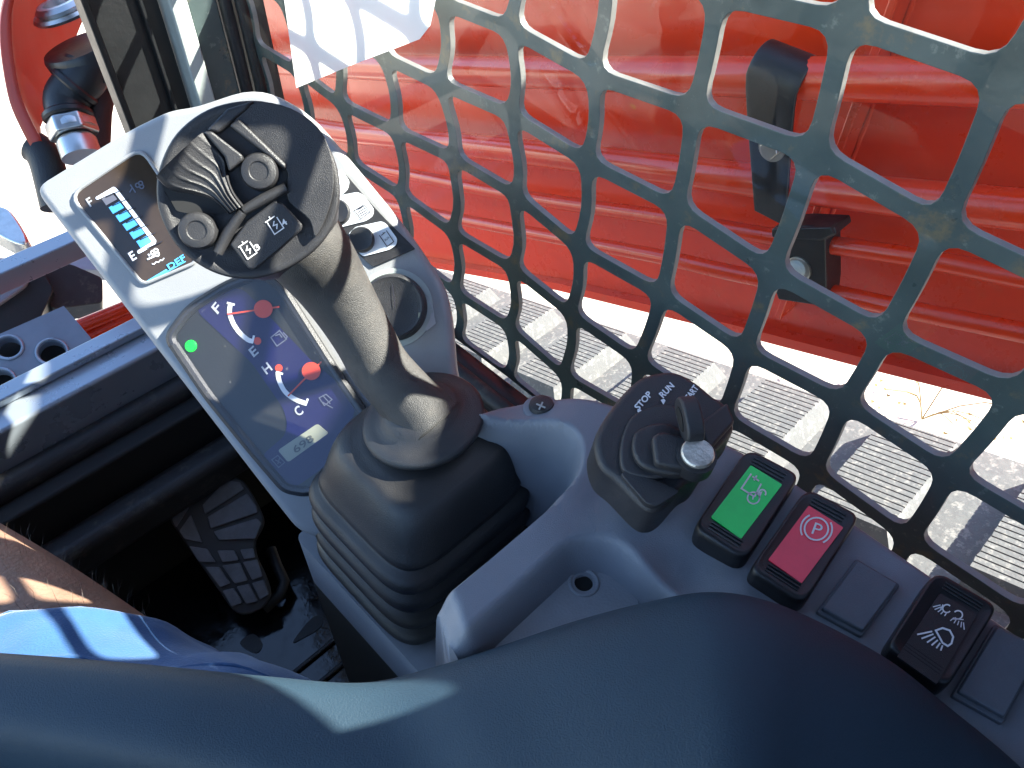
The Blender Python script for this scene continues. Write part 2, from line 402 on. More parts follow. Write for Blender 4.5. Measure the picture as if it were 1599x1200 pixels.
# ------------------------------------------------------------------ guard: plate with rounded holes
MEAS = {-1: {4: (1121, -8), 5: (1320, 37), 6: (1569, 122)},
 0: {1: (690, 5), 2: (797, 47), 3: (926, 119), 4: (1083, 173), 5: (1269, 241), 6: (1468, 356)},
 1: {0: (599, 91), 1: (687, 133), 2: (798, 181), 3: (917, 255), 4: (1056, 326), 5: (1203, 425), 6: (1381, 525), 7: (1587, 618)},
 2: {-1: (531, 164), 0: (618, 207), 1: (708, 249), 2: (804, 306), 3: (903, 389), 4: (1033, 462), 5: (1162, 550), 6: (1318, 631), 7: (1482, 740)},
 3: {0: (626, 306), 1: (707, 365), 2: (800, 420), 3: (892, 493), 4: (996, 565), 6: (1270, 734), 7: (1418, 842)},
 4: {1: (712, 458), 2: (796, 513), 3: (882, 589)}}
def guard_plate(name, label, nodes, i0, i1, j0, j1, to3, nrmv, thick, w=.0043):
    """nodes(i,j)->2D; builds one plate with a rounded opening in every cell"""
    V = []; Fc = []
    k = 4
    for i in range(i0, i1):
        for j in range(j0, j1):
            q = [np.array(nodes(i, j)), np.array(nodes(i + 1, j)), np.array(nodes(i + 1, j + 1)), np.array(nodes(i, j + 1))]
            ww = w * (1 + .14 * noise.noise(Vector((i * 3.1, j * 2.7, 1))))
            # inset quad
            ins = []
            for a in range(4):
                p, c, n2 = q[a - 1], q[a], q[(a + 1) % 4]
                d1, d2 = nrm(c - p), nrm(n2 - c)
                cen = sum(q) / 4
                def off(d, pt):
                    nn = np.array([-d[1], d[0]]); nn = nn if (cen - pt) @ nn > 0 else -nn; return nn * ww
                o1, o2 = off(d1, c), off(d2, c)
                A = np.array([d1, -d2]).T; t = np.linalg.solve(A, (c + o2) - (c + o1)); ins.append(c + o1 + d1 * t[0])
            hole = rpoly(ins, .0095, k)
            out = []
            for a in range(4):
                c = q[a]; pm = c + (q[a - 1] - c) * .30; nm = c + (q[(a + 1) % 4] - c) * .30
                for s_ in range(k + 1):
                    t = s_ / k
                    out.append(pm * (1 - 2 * t) + c * 2 * t if t < .5 else c * (2 - 2 * t) + nm * (2 * t - 1))
            h2, o2 = [], []                       # extra points along the straight sides
            for a in range(4):
                h2 += hole[a * (k + 1):(a + 1) * (k + 1)]; o2 += out[a * (k + 1):(a + 1) * (k + 1)]
                e = (a + 1) * (k + 1) - 1; f = (e + 1) % len(hole)
                for t in (.25, .5, .75):
                    h2.append(hole[e] * (1 - t) + hole[f] * t); o2.append(out[e] * (1 - t) + out[f] * t)
            bend = lambda p: p + np.array([-(.0006 + .0038 * float(sstep(.16, .31, p[0]))) * math.sin(math.pi * (-.1868 - p[1]) / .0555) ** 2, .0])
            hole = [bend(p) for p in h2]; out = [bend(p) for p in o2]
            b = len(V); m_ = len(hole)
            for p in hole: V.append(np.append(p, 0))
            for p in out: V.append(np.append(p, 1))
            for a in range(m_):
                a2 = (a + 1) % m_
                Fc.append([b + a, b + a2, b + m_ + a2, b + m_ + a])
    P = [to3(v[0], v[1]) for v in V]
    me = bpy.data.meshes.new(name); me.from_pydata([tuple(p) for p in P], [], Fc)
    bm = bmesh.new(); bm.from_mesh(me)
    bmesh.ops.remove_doubles(bm, verts=bm.verts, dist=1e-5)
    bmesh.ops.recalc_face_normals(bm, faces=bm.faces)
    if sum((f.normal for f in bm.faces), Vector()).dot(Vector(nrmv)) > 0: bmesh.ops.reverse_faces(bm, faces=bm.faces)
    r = bmesh.ops.extrude_face_region(bm, geom=list(bm.faces))
    vs = [e for e in r['geom'] if isinstance(e, bmesh.types.BMVert)]
    bmesh.ops.translate(bm, verts=vs, vec=Vector(nrmv) * thick)
    bmesh.ops.recalc_face_normals(bm, faces=bm.faces)
    for f in bm.faces: f.material_index = 0 if abs(f.normal.dot(Vector(nrmv))) > .5 else 1
    bm.to_mesh(me); bm.free()
    o = bpy.data.objects.new(name, me); C.objects.link(o); me.materials.append(m_mesh); me.materials.append(m_edge)
    for p in me.polygons: p.use_smooth = True
    b = o.modifiers.new('bevel', 'BEVEL'); b.width = .0004; b.segments = 2; b.limit_method = 'ANGLE'; b.angle_limit = R(50); b.harden_normals = True
    return tag(o, label, 'window guard')
def node_r(i, j):
    if j in MEAS and i in MEAS[j]:
        p = onx(*MEAS[j][i], XW); return (p[1], p[2])
    return (.4195 - .0598 * i + .003 * noise.noise(Vector((i * 7.3, j * 3.9, 0))), -.1868 - .0555 * j + .004 * noise.noise(Vector((i * 5.1, j * 9.7, 5))))
guard_plate('window_guard', 'dark green painted steel lattice guard outside the right cab window', node_r, -3, 9, -5, 5,
            lambda y, z: (XW, y, z), (1, 0, 0), .0042)
def glass():
    g = obj('window_pane', [(.288, -.115, -.47), (.288, .60, -.47), (.288, .60, .085), (.288, -.115, .085)], [[0, 1, 2, 3]], m_glass, smooth=False)
    tag(g, 'dusty clear pane between the console and the lattice guard', 'window')
    pts = [(436, -60), (463, 138), (560, 98), (655, 62), (672, 40), (692, -60)]
    P = [onx(x, y, .2865) for x, y in pts]
    s = prism('blank_sticker', P, (.0004, 0, 0), m_paper); tag(s, 'blank white sheet stuck on the window glass beside the front pillar', 'sticker')
glass()

# ================================================================== LOADER ARM
XA = .72
def arm():
    a = thing('loader_arm', 'glossy red steel loader arm outside the window, above the track', 'loader arm')
    low = [(480, 372), (610, 395), (700, 410), (880, 440), (1160, 505), (1380, 560), (1599, 612), (1800, 655)]
    P = [onx(x, y, XA) for x, y in low]
    front = P[0]; back = P[-1]
    P = [np.array([XA, front[1] + .5, front[2] - .25])] + P + [np.array([XA, -1.6, back[2] + .25])]
    up = [np.array([XA, -1.6, .66]), np.array([XA, -.20, .288]), np.array([XA, .16, .163]), np.array([XA, .27, .122]), np.array([XA, .42, .30]), np.array([XA, .95, .34]), np.array([XA, front[1] + .5, -.20])]  # front of the unseen top edge raised to shade the curved red plate
    prism('arm_plate', P + up, (.10, 0, 0), m_red, a, bevel=.006)
    # weld-on stiffener under the tubes and a bottom flange
    fl = [onx(x, y, XA) for x, y in low]
    V = []; Fc = []
    for p in fl: V += [p + [-.016, 0, .006], p + [-.0005, 0, .006], p + [-.0005, 0, -.008], p + [-.016, 0, -.008]]
    for i in range(len(fl) - 1):
        for s in range(4): Fc.append([4 * i + s, 4 * i + (s + 1) % 4, 4 * i + 4 + (s + 1) % 4, 4 * i + 4 + s])
    obj('bottom_flange', V, Fc, m_red, a, sharp=30)
    xs = .655
    T = {1: ([(300, 96), (480, 101), (700, 110), (1100, 119), (1500, 128), (1750, 134)], .0185),
         2: ([(330, 182), (486, 199), (560, 210), (810, 236), (1056, 266), (1300, 297), (1599, 328), (1750, 345)], .0168),
         3: ([(330, 215), (560, 258), (640, 273), (820, 308), (1037, 340), (1206, 370), (1430, 402), (1599, 435), (1750, 460)], .0090),
         4: ([(330, 262), (640, 327), (820, 362), (1026, 400), (1150, 428), (1310, 460), (1420, 484), (1599, 520), (1750, 552)], .0090)}
    for k, (pts, r) in T.items():
        path = [onx(x, y, xs) for x, y in cat(pts, 4, False)]
        tube('hydraulic_tube', path, r, m_red, a, n=20)
    p = onx(1316, 260, XA - .004)
    box('stiffener', (XA - .03, p[1] - .004, -.62), (XA, p[1] + .004, .05), m_red, a, .002)
    for dy in (-.006, .006):                     # lumpy weld beads either side of the stiffener
        wp = [np.array([XA - .001, p[1] + dy + .0006 * math.sin(q * 2.3), -.60 + q * .012]) for q in range(54)]
        tube('weld_bead', wp, [.0022 + .0006 * math.sin(q * 1.9) for q in range(54)], m_red, a, n=8)
    return a
arm()
def clamps():
    xs = .655
    # upper clamp: wide strap folded over the top tube, running down over the second
    c = thing('tube_clamp', 'tall black strap clamp with a zinc bolt over the upper arm tubes', 'clamp', 'tube clamps on the arm')
    z = zo(1150, 0, 3.53)
    pl = Plane((xs - .020, 0, 0), (-1, 0, 0))
    tc_ = Plane((xs, 0, 0), (-1, 0, 0)).pt(1222, 119); zc = tc_[2]
    zb = pl.pt(1200, 335)[2]
    prf = [(-.0235, zb - zc), (-.0240, (zb - zc) * .75), (-.0245, (zb - zc) * .5), (-.0250, (zb - zc) * .3), (-.0242, -.010)]
    prf += [(.0232 * math.cos(R(a)), .0232 * math.sin(R(a))) for a in range(176, 20, -13)] + [(.030, .0105)]
    V = []; Fc = []; nr = len(prf)
    for k_, (dx, dz) in enumerate(prf):
        f_ = min(1, max(0, -dz / abs(zb - zc)))                    # 0 at the tube, 1 at the lower end
        yl = pl.pt(1168, 119)[1] * (1 - f_) + pl.pt(1180, 335)[1] * f_
        yr = pl.pt(1256, 119)[1] * (1 - f_) + pl.pt(1236, 335)[1] * f_
        for q in range(9):
            u = q / 8; crease = .0035 * math.exp(-((u - .62) / .10) ** 2) * sstep(.02, .25, f_) * sstep(.75, .45, f_)
            V.append((xs + dx + crease, yl * (1 - u) + yr * u, zc + dz))
    for k_ in range(nr - 1):
        for q in range(8): Fc.append([k_ * 9 + q, k_ * 9 + q + 1, k_ * 9 + 10 + q, k_ * 9 + 9 + q])
    st = obj('clamp_strap', V, Fc, m_frame, c, sharp=0); sd = st.modifiers.new('thick', 'SOLIDIFY'); sd.thickness = .004; sd.offset = 0
    bv = st.modifiers.new('bevel', 'BEVEL'); bv.width = .0012; bv.segments = 2; bv.limit_method = 'ANGLE'; bv.angle_limit = R(50)
    pl = Plane((xs - .0265, 0, 0), (-1, 0, 0))
    bo = lathe('washer', pl.pt(1207, 230, .0), (-1, 0, 0), [(.0135, 0), (.0135, .002)], m_zinc, c, n=28)
    hexnut('bolt_head', pl.pt(1207, 230, .002), (-1, 0, 0), .0095, .006, m_zinc, c)
    # lower clamp: block with a round bolt
    c = thing('tube_clamp', 'black block clamp with a round bolt holding the lower arm tubes', 'clamp', 'tube clamps on the arm')
    z = zo(1100, 300, 3.204); pl = Plane((xs - .016, 0, 0), (-1, 0, 0))
    out = z([(350, 175), (470, 168), (650, 178), (660, 215), (605, 240), (610, 470), (600, 575), (370, 540), (352, 490), (370, 300), (340, 215)])
    prism('clamp_block', [pl.pt(x, y) for x, y in rpoly(out, 3)], (.03, 0, 0), m_frame, c, bevel=.002)
    prism('clamp_cap', [pl.pt(x, y, .003) for x, y in rpoly(z([(345, 178), (640, 172), (655, 205), (590, 240), (345, 222)]), 3)], (.012, 0, 0), m_frame, c, bevel=.0015)
    lathe('washer', pl.pt(1248, 420, .0), (-1, 0, 0), [(.0135, 0), (.0135, .002), (.012, .0026)], m_steel, c, n=28)
    lathe('bolt_head', pl.pt(1246, 419, .0024), (-1, 0, 0), [(.0098, 0), (.0098, .005), (.008, .0068), (.004, .0074)], m_frame2, c, n=28)
clamps()

# ================================================================== TRACK
def track():
    k = .33; n = nrm([0, k, 1]); p0 = np.array([0, .26, -.91])
    def tp(x, y, h=0): return np.array([x, y, p0[2] - k * (y - p0[1])]) + n * h
    t = thing('rubber_track', 'dusty grey rubber crawler track with ribbed lugs below the arm', 'track')
    V = []; Fc = []; ys = np.linspace(-1.2, 1.5, 60)
    for y in ys: V += [tp(.52, y, -.032), tp(.935, y, -.032), tp(.935, y, -.075), tp(.52, y, -.075)]
    for i in range(len(ys) - 1):
        for s in range(4): Fc.append([4 * i + s, 4 * i + (s + 1) % 4, 4 * i + 4 + (s + 1) % 4, 4 * i + 4 + s])
    obj('belt', V, Fc, m_track, t)
    # one lug: flared block with grooved top
    V = []; Fc = []
    x0, x1 = .700, .895; g = 20; st = (x1 - x0) / g
    prof = []
    for i in range(g):
        a = x0 + i * st; prof += [(a, 0), (a + st - .0022, 0), (a + st - .0016, -.0022), (a + st - .0006, -.0022)]
    prof.append((x1, 0))
    hy = .049
    for x, h in prof:
        e = .0025 * noise.noise(Vector((x * 90, 0, 0)))
        V += [(x, hy + e, h), (x, -hy - e, h)]
    m_ = len(prof)
    for i in range(m_ - 1): Fc.append([2 * i, 2 * i + 1, 2 * i + 3, 2 * i + 2])
    b = len(V); fl = .017
    V += [(x0 - .02, hy + fl * .4, -.034), (x1 + .012, hy + fl * .4, -.034), (x1 + .012, -hy - fl, -.034), (x0 - .02, -hy - fl, -.034)]
    Fc += [[2 * i for i in range(m_)] + [b + 1, b], [2 * i + 1 for i in range(m_)][::-1] + [b + 3, b + 2]]
    Fc += [[0, 1, b + 3, b], [2 * m_ - 2, 2 * m_ - 1, b + 2, b + 1]]
    src = obj('lug', V, Fc, m_track, t, sharp=25)
    tilt = -math.atan(k)
    for i in range(13):
        y = .6325 + .1845 * 2 - .1845 * i
        o = src if i == 0 else src.copy()
        if i: C.objects.link(o); o.parent = t
        o.location = Vector(tp(0, y)); o.rotation_euler = (tilt, 0, 0)
    # stone-grey dust ridge along the inner edge is part of the belt; side idler body under it
    box('track_frame', (.56, -1.1, -1.62), (.88, 1.0, -1.18), m_frame, t, .02)
track()
def weed():
    t = thing('dry_weed', 'small dry yellow weed on the pale ground beyond the track', 'weed')
    base = onz(1440, 655, -1.77); V = []; Fc = []; rnd = random.Random(3)
    c = base
    for i in range(9):
        a = rnd.uniform(0, 6.28); L = rnd.uniform(.15, .4)
        p = [c, c + np.array([math.cos(a) * L * .3, math.sin(a) * L * .3, L * .5]), c + np.array([math.cos(a) * L * .8, math.sin(a) * L * .8, L * .75])]
        tube('stem', cat(p, 3, False), [.0022 - .0002 * j for j in range(7)], m_weed, t, n=5)
        for q in range(7):
            e = p[2] + np.array([rnd.uniform(-.06, .06), rnd.uniform(-.06, .06), rnd.uniform(-.05, .05)]); b = len(V)
            s = .008
            V += [e, e + [s, rnd.uniform(-s, s), s * .4], e + [0, s, s], e + [-s * .6, s * .4, .3 * s]]; Fc.append([b, b + 1, b + 2, b + 3])
    struct(obj('seed_heads', V, Fc, m_weed, t, smooth=False), 'stuff')
weed()

# ================================================================== FRONT OF THE MACHINE
def front():
    # perforated guide plate
    g = thing('guide_plate', 'blue grey steel plate with round holes outside the front sill', 'plate')
    pl = Plane((0, .76, -.56), (0, -.55, 1))
    out = [(-160, 592), (100, 478), (166, 556), (-160, 708)]
    holes = [((82, 550), 15), ((14, 543), 13), ((1, 596), 14)]
    bm = bmesh.new()
    P = [pl.pt(x, y) for x, y in out]
    lo = [bm.verts.new(p) for p in P]
    edges = [bm.edges.new((lo[i], lo[(i + 1) % 4])) for i in range(4)]
    e1 = nrm(pl.pt(120, 520) - pl.pt(60, 548)); e2 = np.cross(pl.n, e1); rims = []
    for (cx, cy), r in holes:
        c = pl.pt(cx, cy); rr = r / F * .98
        vs = [bm.verts.new(c + rr * (math.cos(t * math.pi / 12) * e1 + math.sin(t * math.pi / 12) * e2)) for t in range(24)]
        edges += [bm.edges.new((vs[i], vs[(i + 1) % 24])) for i in range(24)]; rims.append((c, rr))
    bmesh.ops.triangle_fill(bm, use_beauty=True, edges=edges)
    r = bmesh.ops.extrude_face_region(bm, geom=list(bm.faces))
    bmesh.ops.translate(bm, verts=[v for v in r['geom'] if isinstance(v, bmesh.types.BMVert)], vec=Vector(-pl.n * .012))
    bmesh.ops.recalc_face_normals(bm, faces=bm.faces)
    me = bpy.data.meshes.new('plate_sheet'); bm.to_mesh(me); bm.free(); me.materials.append(m_plateb)
    o = bpy.data.objects.new('plate_sheet', me); C.objects.link(o); o.parent = g
    for c, rr in rims:
        u = [c + pl.n * .0006 + (rr * 1.0 + .002) * (math.cos(t * math.pi / 14) * e1 + math.sin(t * math.pi / 14) * e2) for t in range(28)]
        tube('hole_rim', u + [u[0]], .0016, m_sill, g, n=8)
    # front edge fold
    prism('plate_fold', [pl.pt(-160, 706, .0005), pl.pt(166, 557, .0005), pl.pt(172, 570, -.006), pl.pt(-160, 722, -.006)], (0, .0, -.045), m_frame, g, bevel=.001)
    prism('hole_dark_sheet', [pl.pt(x, y, -.018) for x, y in out], (0, 0, -.01), m_dark, g)  # added black sheet so the holes look dark
    # sunlit ledge behind it
    box('bright_ledge', (-.3, .85, -.585), (.24, .875, -.56), m_sill, g, .002)
    # red hoses
    for i, (a, b, r) in enumerate([((120, 512), (260, 455), .0085), ((125, 530), (270, 476), .010), ((135, 552), (280, 500), .010), ((150, 572), (290, 524), .0085)]):
        p, q = ony(*a, .80), ony(*b, .80); mid = (p + q) / 2 + np.array([0, 0, .006 * (i % 2)])
        h = tube('red_hose', cat([p - (q - p) * .6, p, mid, q, q + (q - p) * .5], 4, False), r, m_red)
        tag(h, ['topmost of the red hoses', 'second red hose from the top', 'third red hose from the top', 'lowest of the red hoses'][i] + ' between the guide plate and the monitor panel', 'hose', 'red hoses beside the guide plate')
    # dark linkage behind
    k = thing('linkage_bracket', 'black cast linkage bracket behind the perforated guide plate', 'bracket')
    p2 = Plane((0, 1.0, -.62), (-.1, -.7, .7))
    z = zo(0, 280, 5)
    prism('bracket_body', [p2.pt(x, y) for x, y in rpoly([(-80, 440), (38, 404), (60, 412), (85, 452), (62, 500), (-80, 560)], 8)], (0, .04, -.05), m_frame, k, bevel=.004)
    prism('bracket_arm', [p2.pt(x, y, -.02) for x, y in rpoly([(40, 400), (110, 408), (160, 430), (160, 470), (80, 480)], 8)], (0, .04, -.05), m_rub, k, bevel=.004)
    prism('link_end', [p2.pt(x, y, .012) for x, y in cat([(-20, 455), (15, 437), (38, 434), (46, 444), (25, 462), (-20, 488)], 4)], (0, .02, -.02), m_plateb, k, bevel=.003)
    # grey metal tip and pale plate far left
    p3 = Plane((0, 1.15, -.7), (0, -.3, 1))
    q = thing('bucket_edge', 'pale worn steel bucket edge lying beyond the front sill', 'bucket')
    prism('edge_plate', [p3.pt(x, y) for x, y in [(-200, 402), (36, 402), (150, 352), (300, 300), (300, 430), (110, 420), (40, 408), (-200, 470)]], (0, 0, -.02), m_plate, q, bevel=.002)
    prism('tooth', [p3.pt(x, y, .02) for x, y in cat([(-60, 300), (0, 332), (25, 345), (50, 388), (30, 392), (-10, 372), (-60, 345)], 4)], (0, 0, -.03), m_steel, q, bevel=.004)
front()
def upper_left():
    # curved red guard plate
    a = thing('curved_red_plate', 'curved orange red plate of the loader beyond the pillar', 'plate')
    z = zo(0, 0, 4.615); pl = Plane((0, 1.0, -.3), (-.45, -.75, .35))
    out = z([(60, -60), (14, 120), (8, 300), (28, 500), (75, 740), (150, 920), (235, 1080)])
    o3 = [pl.pt(x, y) for x, y in cat(out, 4, False)]
    n = len(o3); V = []; Fc = []
    for i, p in enumerate(o3):
        t = i / (n - 1)
        V += [p, p + np.array([.012, 0, .004]), p + np.array([.032, .055, -.004]) * (1.2 - .4 * t), p + np.array([.26, .46, -.05])]
    for i in range(n - 1):
        for s in range(3): Fc.append([4 * i + s, 4 * i + s + 1, 4 * i + 5 + s, 4 * i + 4 + s])
    o = obj('shell', V, Fc, m_orange, a, sharp=25)
    sd = o.modifiers.new('thick', 'SOLIDIFY'); sd.thickness = .006; sd.offset = 1
    # hydraulic fittings
    f = thing('hydraulic_fitting', 'black elbow fitting with zinc nut in front of the curved red plate', 'fitting')
    d = .79
    A = lambda x, y, dd=0: at(x / 4.615, y / 4.615, d + dd)
    ax = nrm(A(430, 60) - A(600, 340)) * .8 + nrm(-ray(110, 30)) * .6; ax = nrm(ax)
    lathe('port_block', A(570, 330), ax, [(.036, -.03), (.038, -.004), (.036, .0), (.026, .001)], m_frame, f)
    lathe('chrome_washer', A(480, 110), ax, [(.030, 0), (.032, .003), (.030, .006)], m_zinc, f)
    lathe('chrome_ring', A(455, 70, -.006), ax, [(.024, 0), (.026, .004), (.022, .008), (.016, .008), (.0155, .002)], m_zinc, f)
    path = cat([A(640, 480), A(600, 560), A(530, 640), A(480, 720), A(490, 820), A(515, 900)], 5, False)
    nn = len(path)
    tube('elbow', path, [.0225 - .003 * i / nn for i in range(nn)], m_frame, f, n=24)
    for q in ((540, 625), (505, 830)):
        i = min(range(nn), key=lambda j: np.linalg.norm(path[j] - A(*q)))
        dd = path[min(i + 1, nn - 1)] - path[i - 1]
        lathe('elbow_bead', path[i], dd, [(.0215, -.004), (.0235, -.002), (.0235, .002), (.0215, .004)], m_frame, f)
    dn = nrm(A(560, 1050) - A(500, 880))
    lathe('collar', A(520, 895), dn, [(.021, 0), (.022, .003), (.022, .008)], m_zinc, f)
    hexnut('hex_nut', A(545, 990), -dn, .0245, .018, m_zinc, f)
    lathe('ferrule', A(548, 1000), dn, [(.017, 0), (.019, .004), (.019, .02)], m_zinc, f)
    tube('hose_behind', [A(720, 620, .03), A(690, 800, .03), A(680, 1000, .03), A(690, 1200, .03)], .016, m_hose, f)
    h = tube('sleeved_hose', cat([A(250, 1060, .02), A(300, 1100, .02), A(340, 1180, .02), A(380, 1330, .02), A(420, 1500, .02)], 4, False),
             .0165, m_hose); tag(h, 'grey fabric sleeved hose end under the curved red plate', 'hose')
upper_left()

# ================================================================== FLOOR, PEDAL
struct(box('floor', (-.62, -.6, -.86), (.262, .60, -.815), m_floor))
def floor_bits():
    t = thing('floor_mat', 'shiny black ribbed floor mat beside the pedal', 'mat')
    box('mat_sheet', (-.3, .18, -.8145), (.26, .53, -.808), m_floor, t, .002)
    for y in (.375, .348): box('mat_rib', (.02, y, -.8079), (.255, y + .005, -.803), m_rub, t, .002)
    pl = Plane((0, 0, -.807), (0, 0, 1))
    for pts in ([(400, 1020), (375, 1005), (395, 990), (410, 1005)], [(458, 1003), (478, 975), (494, 962), (505, 968), (498, 982), (475, 996)]):
        prism('mat_stud', [pl.pt(x, y) for x, y in cat(pts, 4)], (0, 0, -.0005), m_rub, t)
floor_bits()
def pedal():
    p = thing('foot_pedal', 'black rubber treaded foot pedal deep in the dark footwell', 'pedal')
    z = zo(250, 720, 4.615); pl = Plane(at(350, 850, .83), nrm([-.2, -.5, .83]))
    P = lambda pts, h=0: [pl.pt(x, y, h) for x, y in z(pts)]
    body = [(400, 95), (250, 130), (110, 210), (75, 300), (72, 420), (110, 490), (200, 620), (320, 790), (440, 960), (530, 1080), (620, 1110), (740, 1060), (800, 960), (760, 820), (700, 690), (690, 580), (745, 470), (735, 380), (640, 200), (560, 120)]
    prism('pedal_plate', P([tuple(q) for q in cat(body, 3)]), -pl.n * .014, m_pedal_b, p, bevel=.003)
    pads = [[(235, 185), (390, 120), (245, 275)], [(105, 250), (190, 200), (210, 340), (120, 480), (95, 430)], [(225, 390), (310, 590), (180, 560), (145, 505)],
            [(310, 320), (480, 140), (580, 155), (610, 205), (330, 385)], [(345, 405), (630, 235), (700, 330), (705, 375), (370, 490)],
            [(390, 510), (700, 415), (735, 450), (690, 560), (430, 570)], [(215, 615), (345, 635), (405, 730), (285, 725)],
            [(415, 645), (540, 645), (570, 715), (455, 730)], [(580, 640), (675, 630), (690, 695), (610, 710)], [(330, 765), (430, 765), (510, 880), (440, 910)],
            [(450, 755), (580, 735), (635, 860), (545, 885)], [(600, 730), (705, 710), (740, 830), (670, 860)], [(455, 935), (535, 915), (600, 1020), (520, 1050)],
            [(555, 905), (645, 885), (710, 1010), (625, 1030)], [(665, 880), (750, 855), (790, 960), (725, 1000)]]
    for q in pads: prism('tread_pad', P([tuple(a) for a in rpoly(q, 10)], .0035), -pl.n * .0045, m_pedal, p, bevel=.0012, seg=2)
    tube('pedal_arm', [pl.pt(*a, h) for a, h in zip(z([(740, 1080), (860, 970), (890, 880), (830, 760), (780, 640)]), (-.02, -.02, -.025, -.03, -.04))], .006, m_rub, p, n=10)
pedal()

# ================================================================== OPERATOR
def person():
    e = thing('person', 'seated operator in blue shorts, bare thigh showing beside the footwell', 'person')
    # skeleton for the body, grown with a skin modifier
    J = [((-.12, -.26, -.46), .14), ((-.12, -.29, -.28), .135), ((-.12, -.31, -.08), .15), ((-.12, -.31, .07), .13), ((-.12, -.29, .16), .055), ((-.12, -.27, .25), .085), ((-.12, -.265, .36), .07),
         ((-.02, -.20, -.50), .088), ((-.038, .21, -.495), .068), ((-.087, .37, -.484), .074), ((-.137, .52, -.472), .071), ((-.145, .545, -.60), .050), ((-.15, .50, -.75), .042), ((-.15, .47, -.80), .034), ((-.155, .56, -.79), .03),
         ((-.22, -.20, -.50), .095), ((-.27, .15, -.487), .074), ((-.32, .48, -.475), .058), ((-.325, .50, -.62), .050), ((-.325, .44, -.80), .034), ((-.33, .53, -.79), .03),
         ((.06, -.32, .03), .06), ((.12, -.30, -.12), .045), ((.09, -.15, -.16), .036), ((.06, -.075, -.06), .026),
         ((-.30, -.32, .03), .06), ((-.36, -.28, -.14), .045), ((-.22, -.12, -.12), .036), ((-.09, -.075, -.05), .026)]
    E = [(0, 1), (1, 2), (2, 3), (3, 4), (4, 5), (5, 6), (0, 7), (7, 8), (8, 9), (9, 10), (10, 11), (11, 12), (12, 13), (13, 14), (0, 15), (15, 16), (16, 17), (17, 18), (18, 19), (19, 20),
         (3, 21), (21, 22), (22, 23), (23, 24), (3, 25), (25, 26), (26, 27), (27, 28)]
    me = bpy.data.meshes.new('body'); me.from_pydata([j[0] for j in J], E, [])
    o = bpy.data.objects.new('body', me); C.objects.link(o); o.parent = e; me.materials.append(m_skin)
    sk = o.modifiers.new('skin', 'SKIN'); sk.use_smooth_shade = True
    for i, j in enumerate(J): me.skin_vertices[0].data[i].radius = (j[1], j[1])
    me.skin_vertices[0].data[0].use_root = True
    s = o.modifiers.new('sub', 'SUBSURF'); s.levels = s.render_levels = 2
    # shorts: right leg, with folds and a sewn hem
    axis = cat([(-.02, -.20, -.50), (-.018, .0, -.497), (-.036, .19, -.4955), (-.052, .250, -.4925), (-.067, .306, -.489)], 10, False)
    nseg = 56; V = []; Fc = []; L = len(axis)
    for i in range(L):
        d = nrm(axis[min(i + 1, L - 1)] - axis[max(i - 1, 0)]); u = nrm(np.cross(d, [0, 0, 1])); v = np.cross(u, d); t = i / (L - 1)
        for j in range(nseg):
            a = 2 * math.pi * j / nseg
            sh = -.060 * max(0, math.cos(a - R(-10))) + .030 * math.sin(a)    # the hem runs slantwise across the thigh
            c = axis[i] + d * sh * sstep(.6, 1, t)
            r = .093 - .0195 * t + (.006 if i >= L - 3 else 0) * 0
            q = Vector(c + (u * math.cos(a) + v * math.sin(a)) * .1)
            w_ = .010 * noise.noise(Vector((q.x * 9, q.y * 16 + q.x * 8, q.z * 9))) + .004 * noise.noise(q * 45)
            r += w_
            if i == L - 2: r += .0015
            V.append(c + (u * math.cos(a) + v * math.sin(a)) * r)
    for i in range(L - 1):
        for j in range(nseg): Fc.append([i * nseg + j, i * nseg + (j + 1) % nseg, (i + 1) * nseg + (j + 1) % nseg, (i + 1) * nseg + j])
    sh = obj('shorts', V, Fc, m_denim, e, sharp=0); sd = sh.modifiers.new('thick', 'SOLIDIFY'); sd.thickness = .0022; sd.offset = 1
    su = sh.modifiers.new('sub', 'SUBSURF'); su.levels = su.render_levels = 1
    for row in (L - 1, L - 5):
        ring = [np.array(V[row * nseg + j]) for j in range(nseg)]
        tube('hem_seam', ring + [ring[0]], .0016 if row == L - 1 else .0007, m_denim, sh, n=8)
    fold = [np.array(V[(L - 6 - q) * nseg + int(14 - q * .55)]) + [0, 0, .001] for q in range(0, 16, 2)]
    tube('pocket_seam', cat(fold, 3, False), .0020, m_denim, sh, n=8)
    # second leg and waist of the shorts, shirt (out of frame)
    tube('shorts', cat([(-.12, -.27, -.44), (-.21, -.16, -.50), (-.27, .15, -.487), (-.30, .33, -.48)], 5, False), [.15] + [.12] * 5 + [.105] * 5 + [.09] * 5, m_denim, e, n=24)
    tube('shirt', cat([(-.12, -.26, -.47), (-.12, -.29, -.28), (-.12, -.31, -.08), (-.12, -.31, .07), (-.12, -.30, .12)], 4, False),
         [.17, .17, .17, .17, .165, .165, .17, .175, .18, .18, .175, .17, .16, .14, .11, .08, .07], m_shirt, e, n=28)
    lathe('hair', (-.12, -.29, .31), (0, -.25, 1), [(.09, -.05), (.108, 0), (.1, .05), (.06, .1), (.01, .118)], m_hair, e, n=24)
    # leg hair along the thigh
    rnd = random.Random(5); V = []; Fc = []
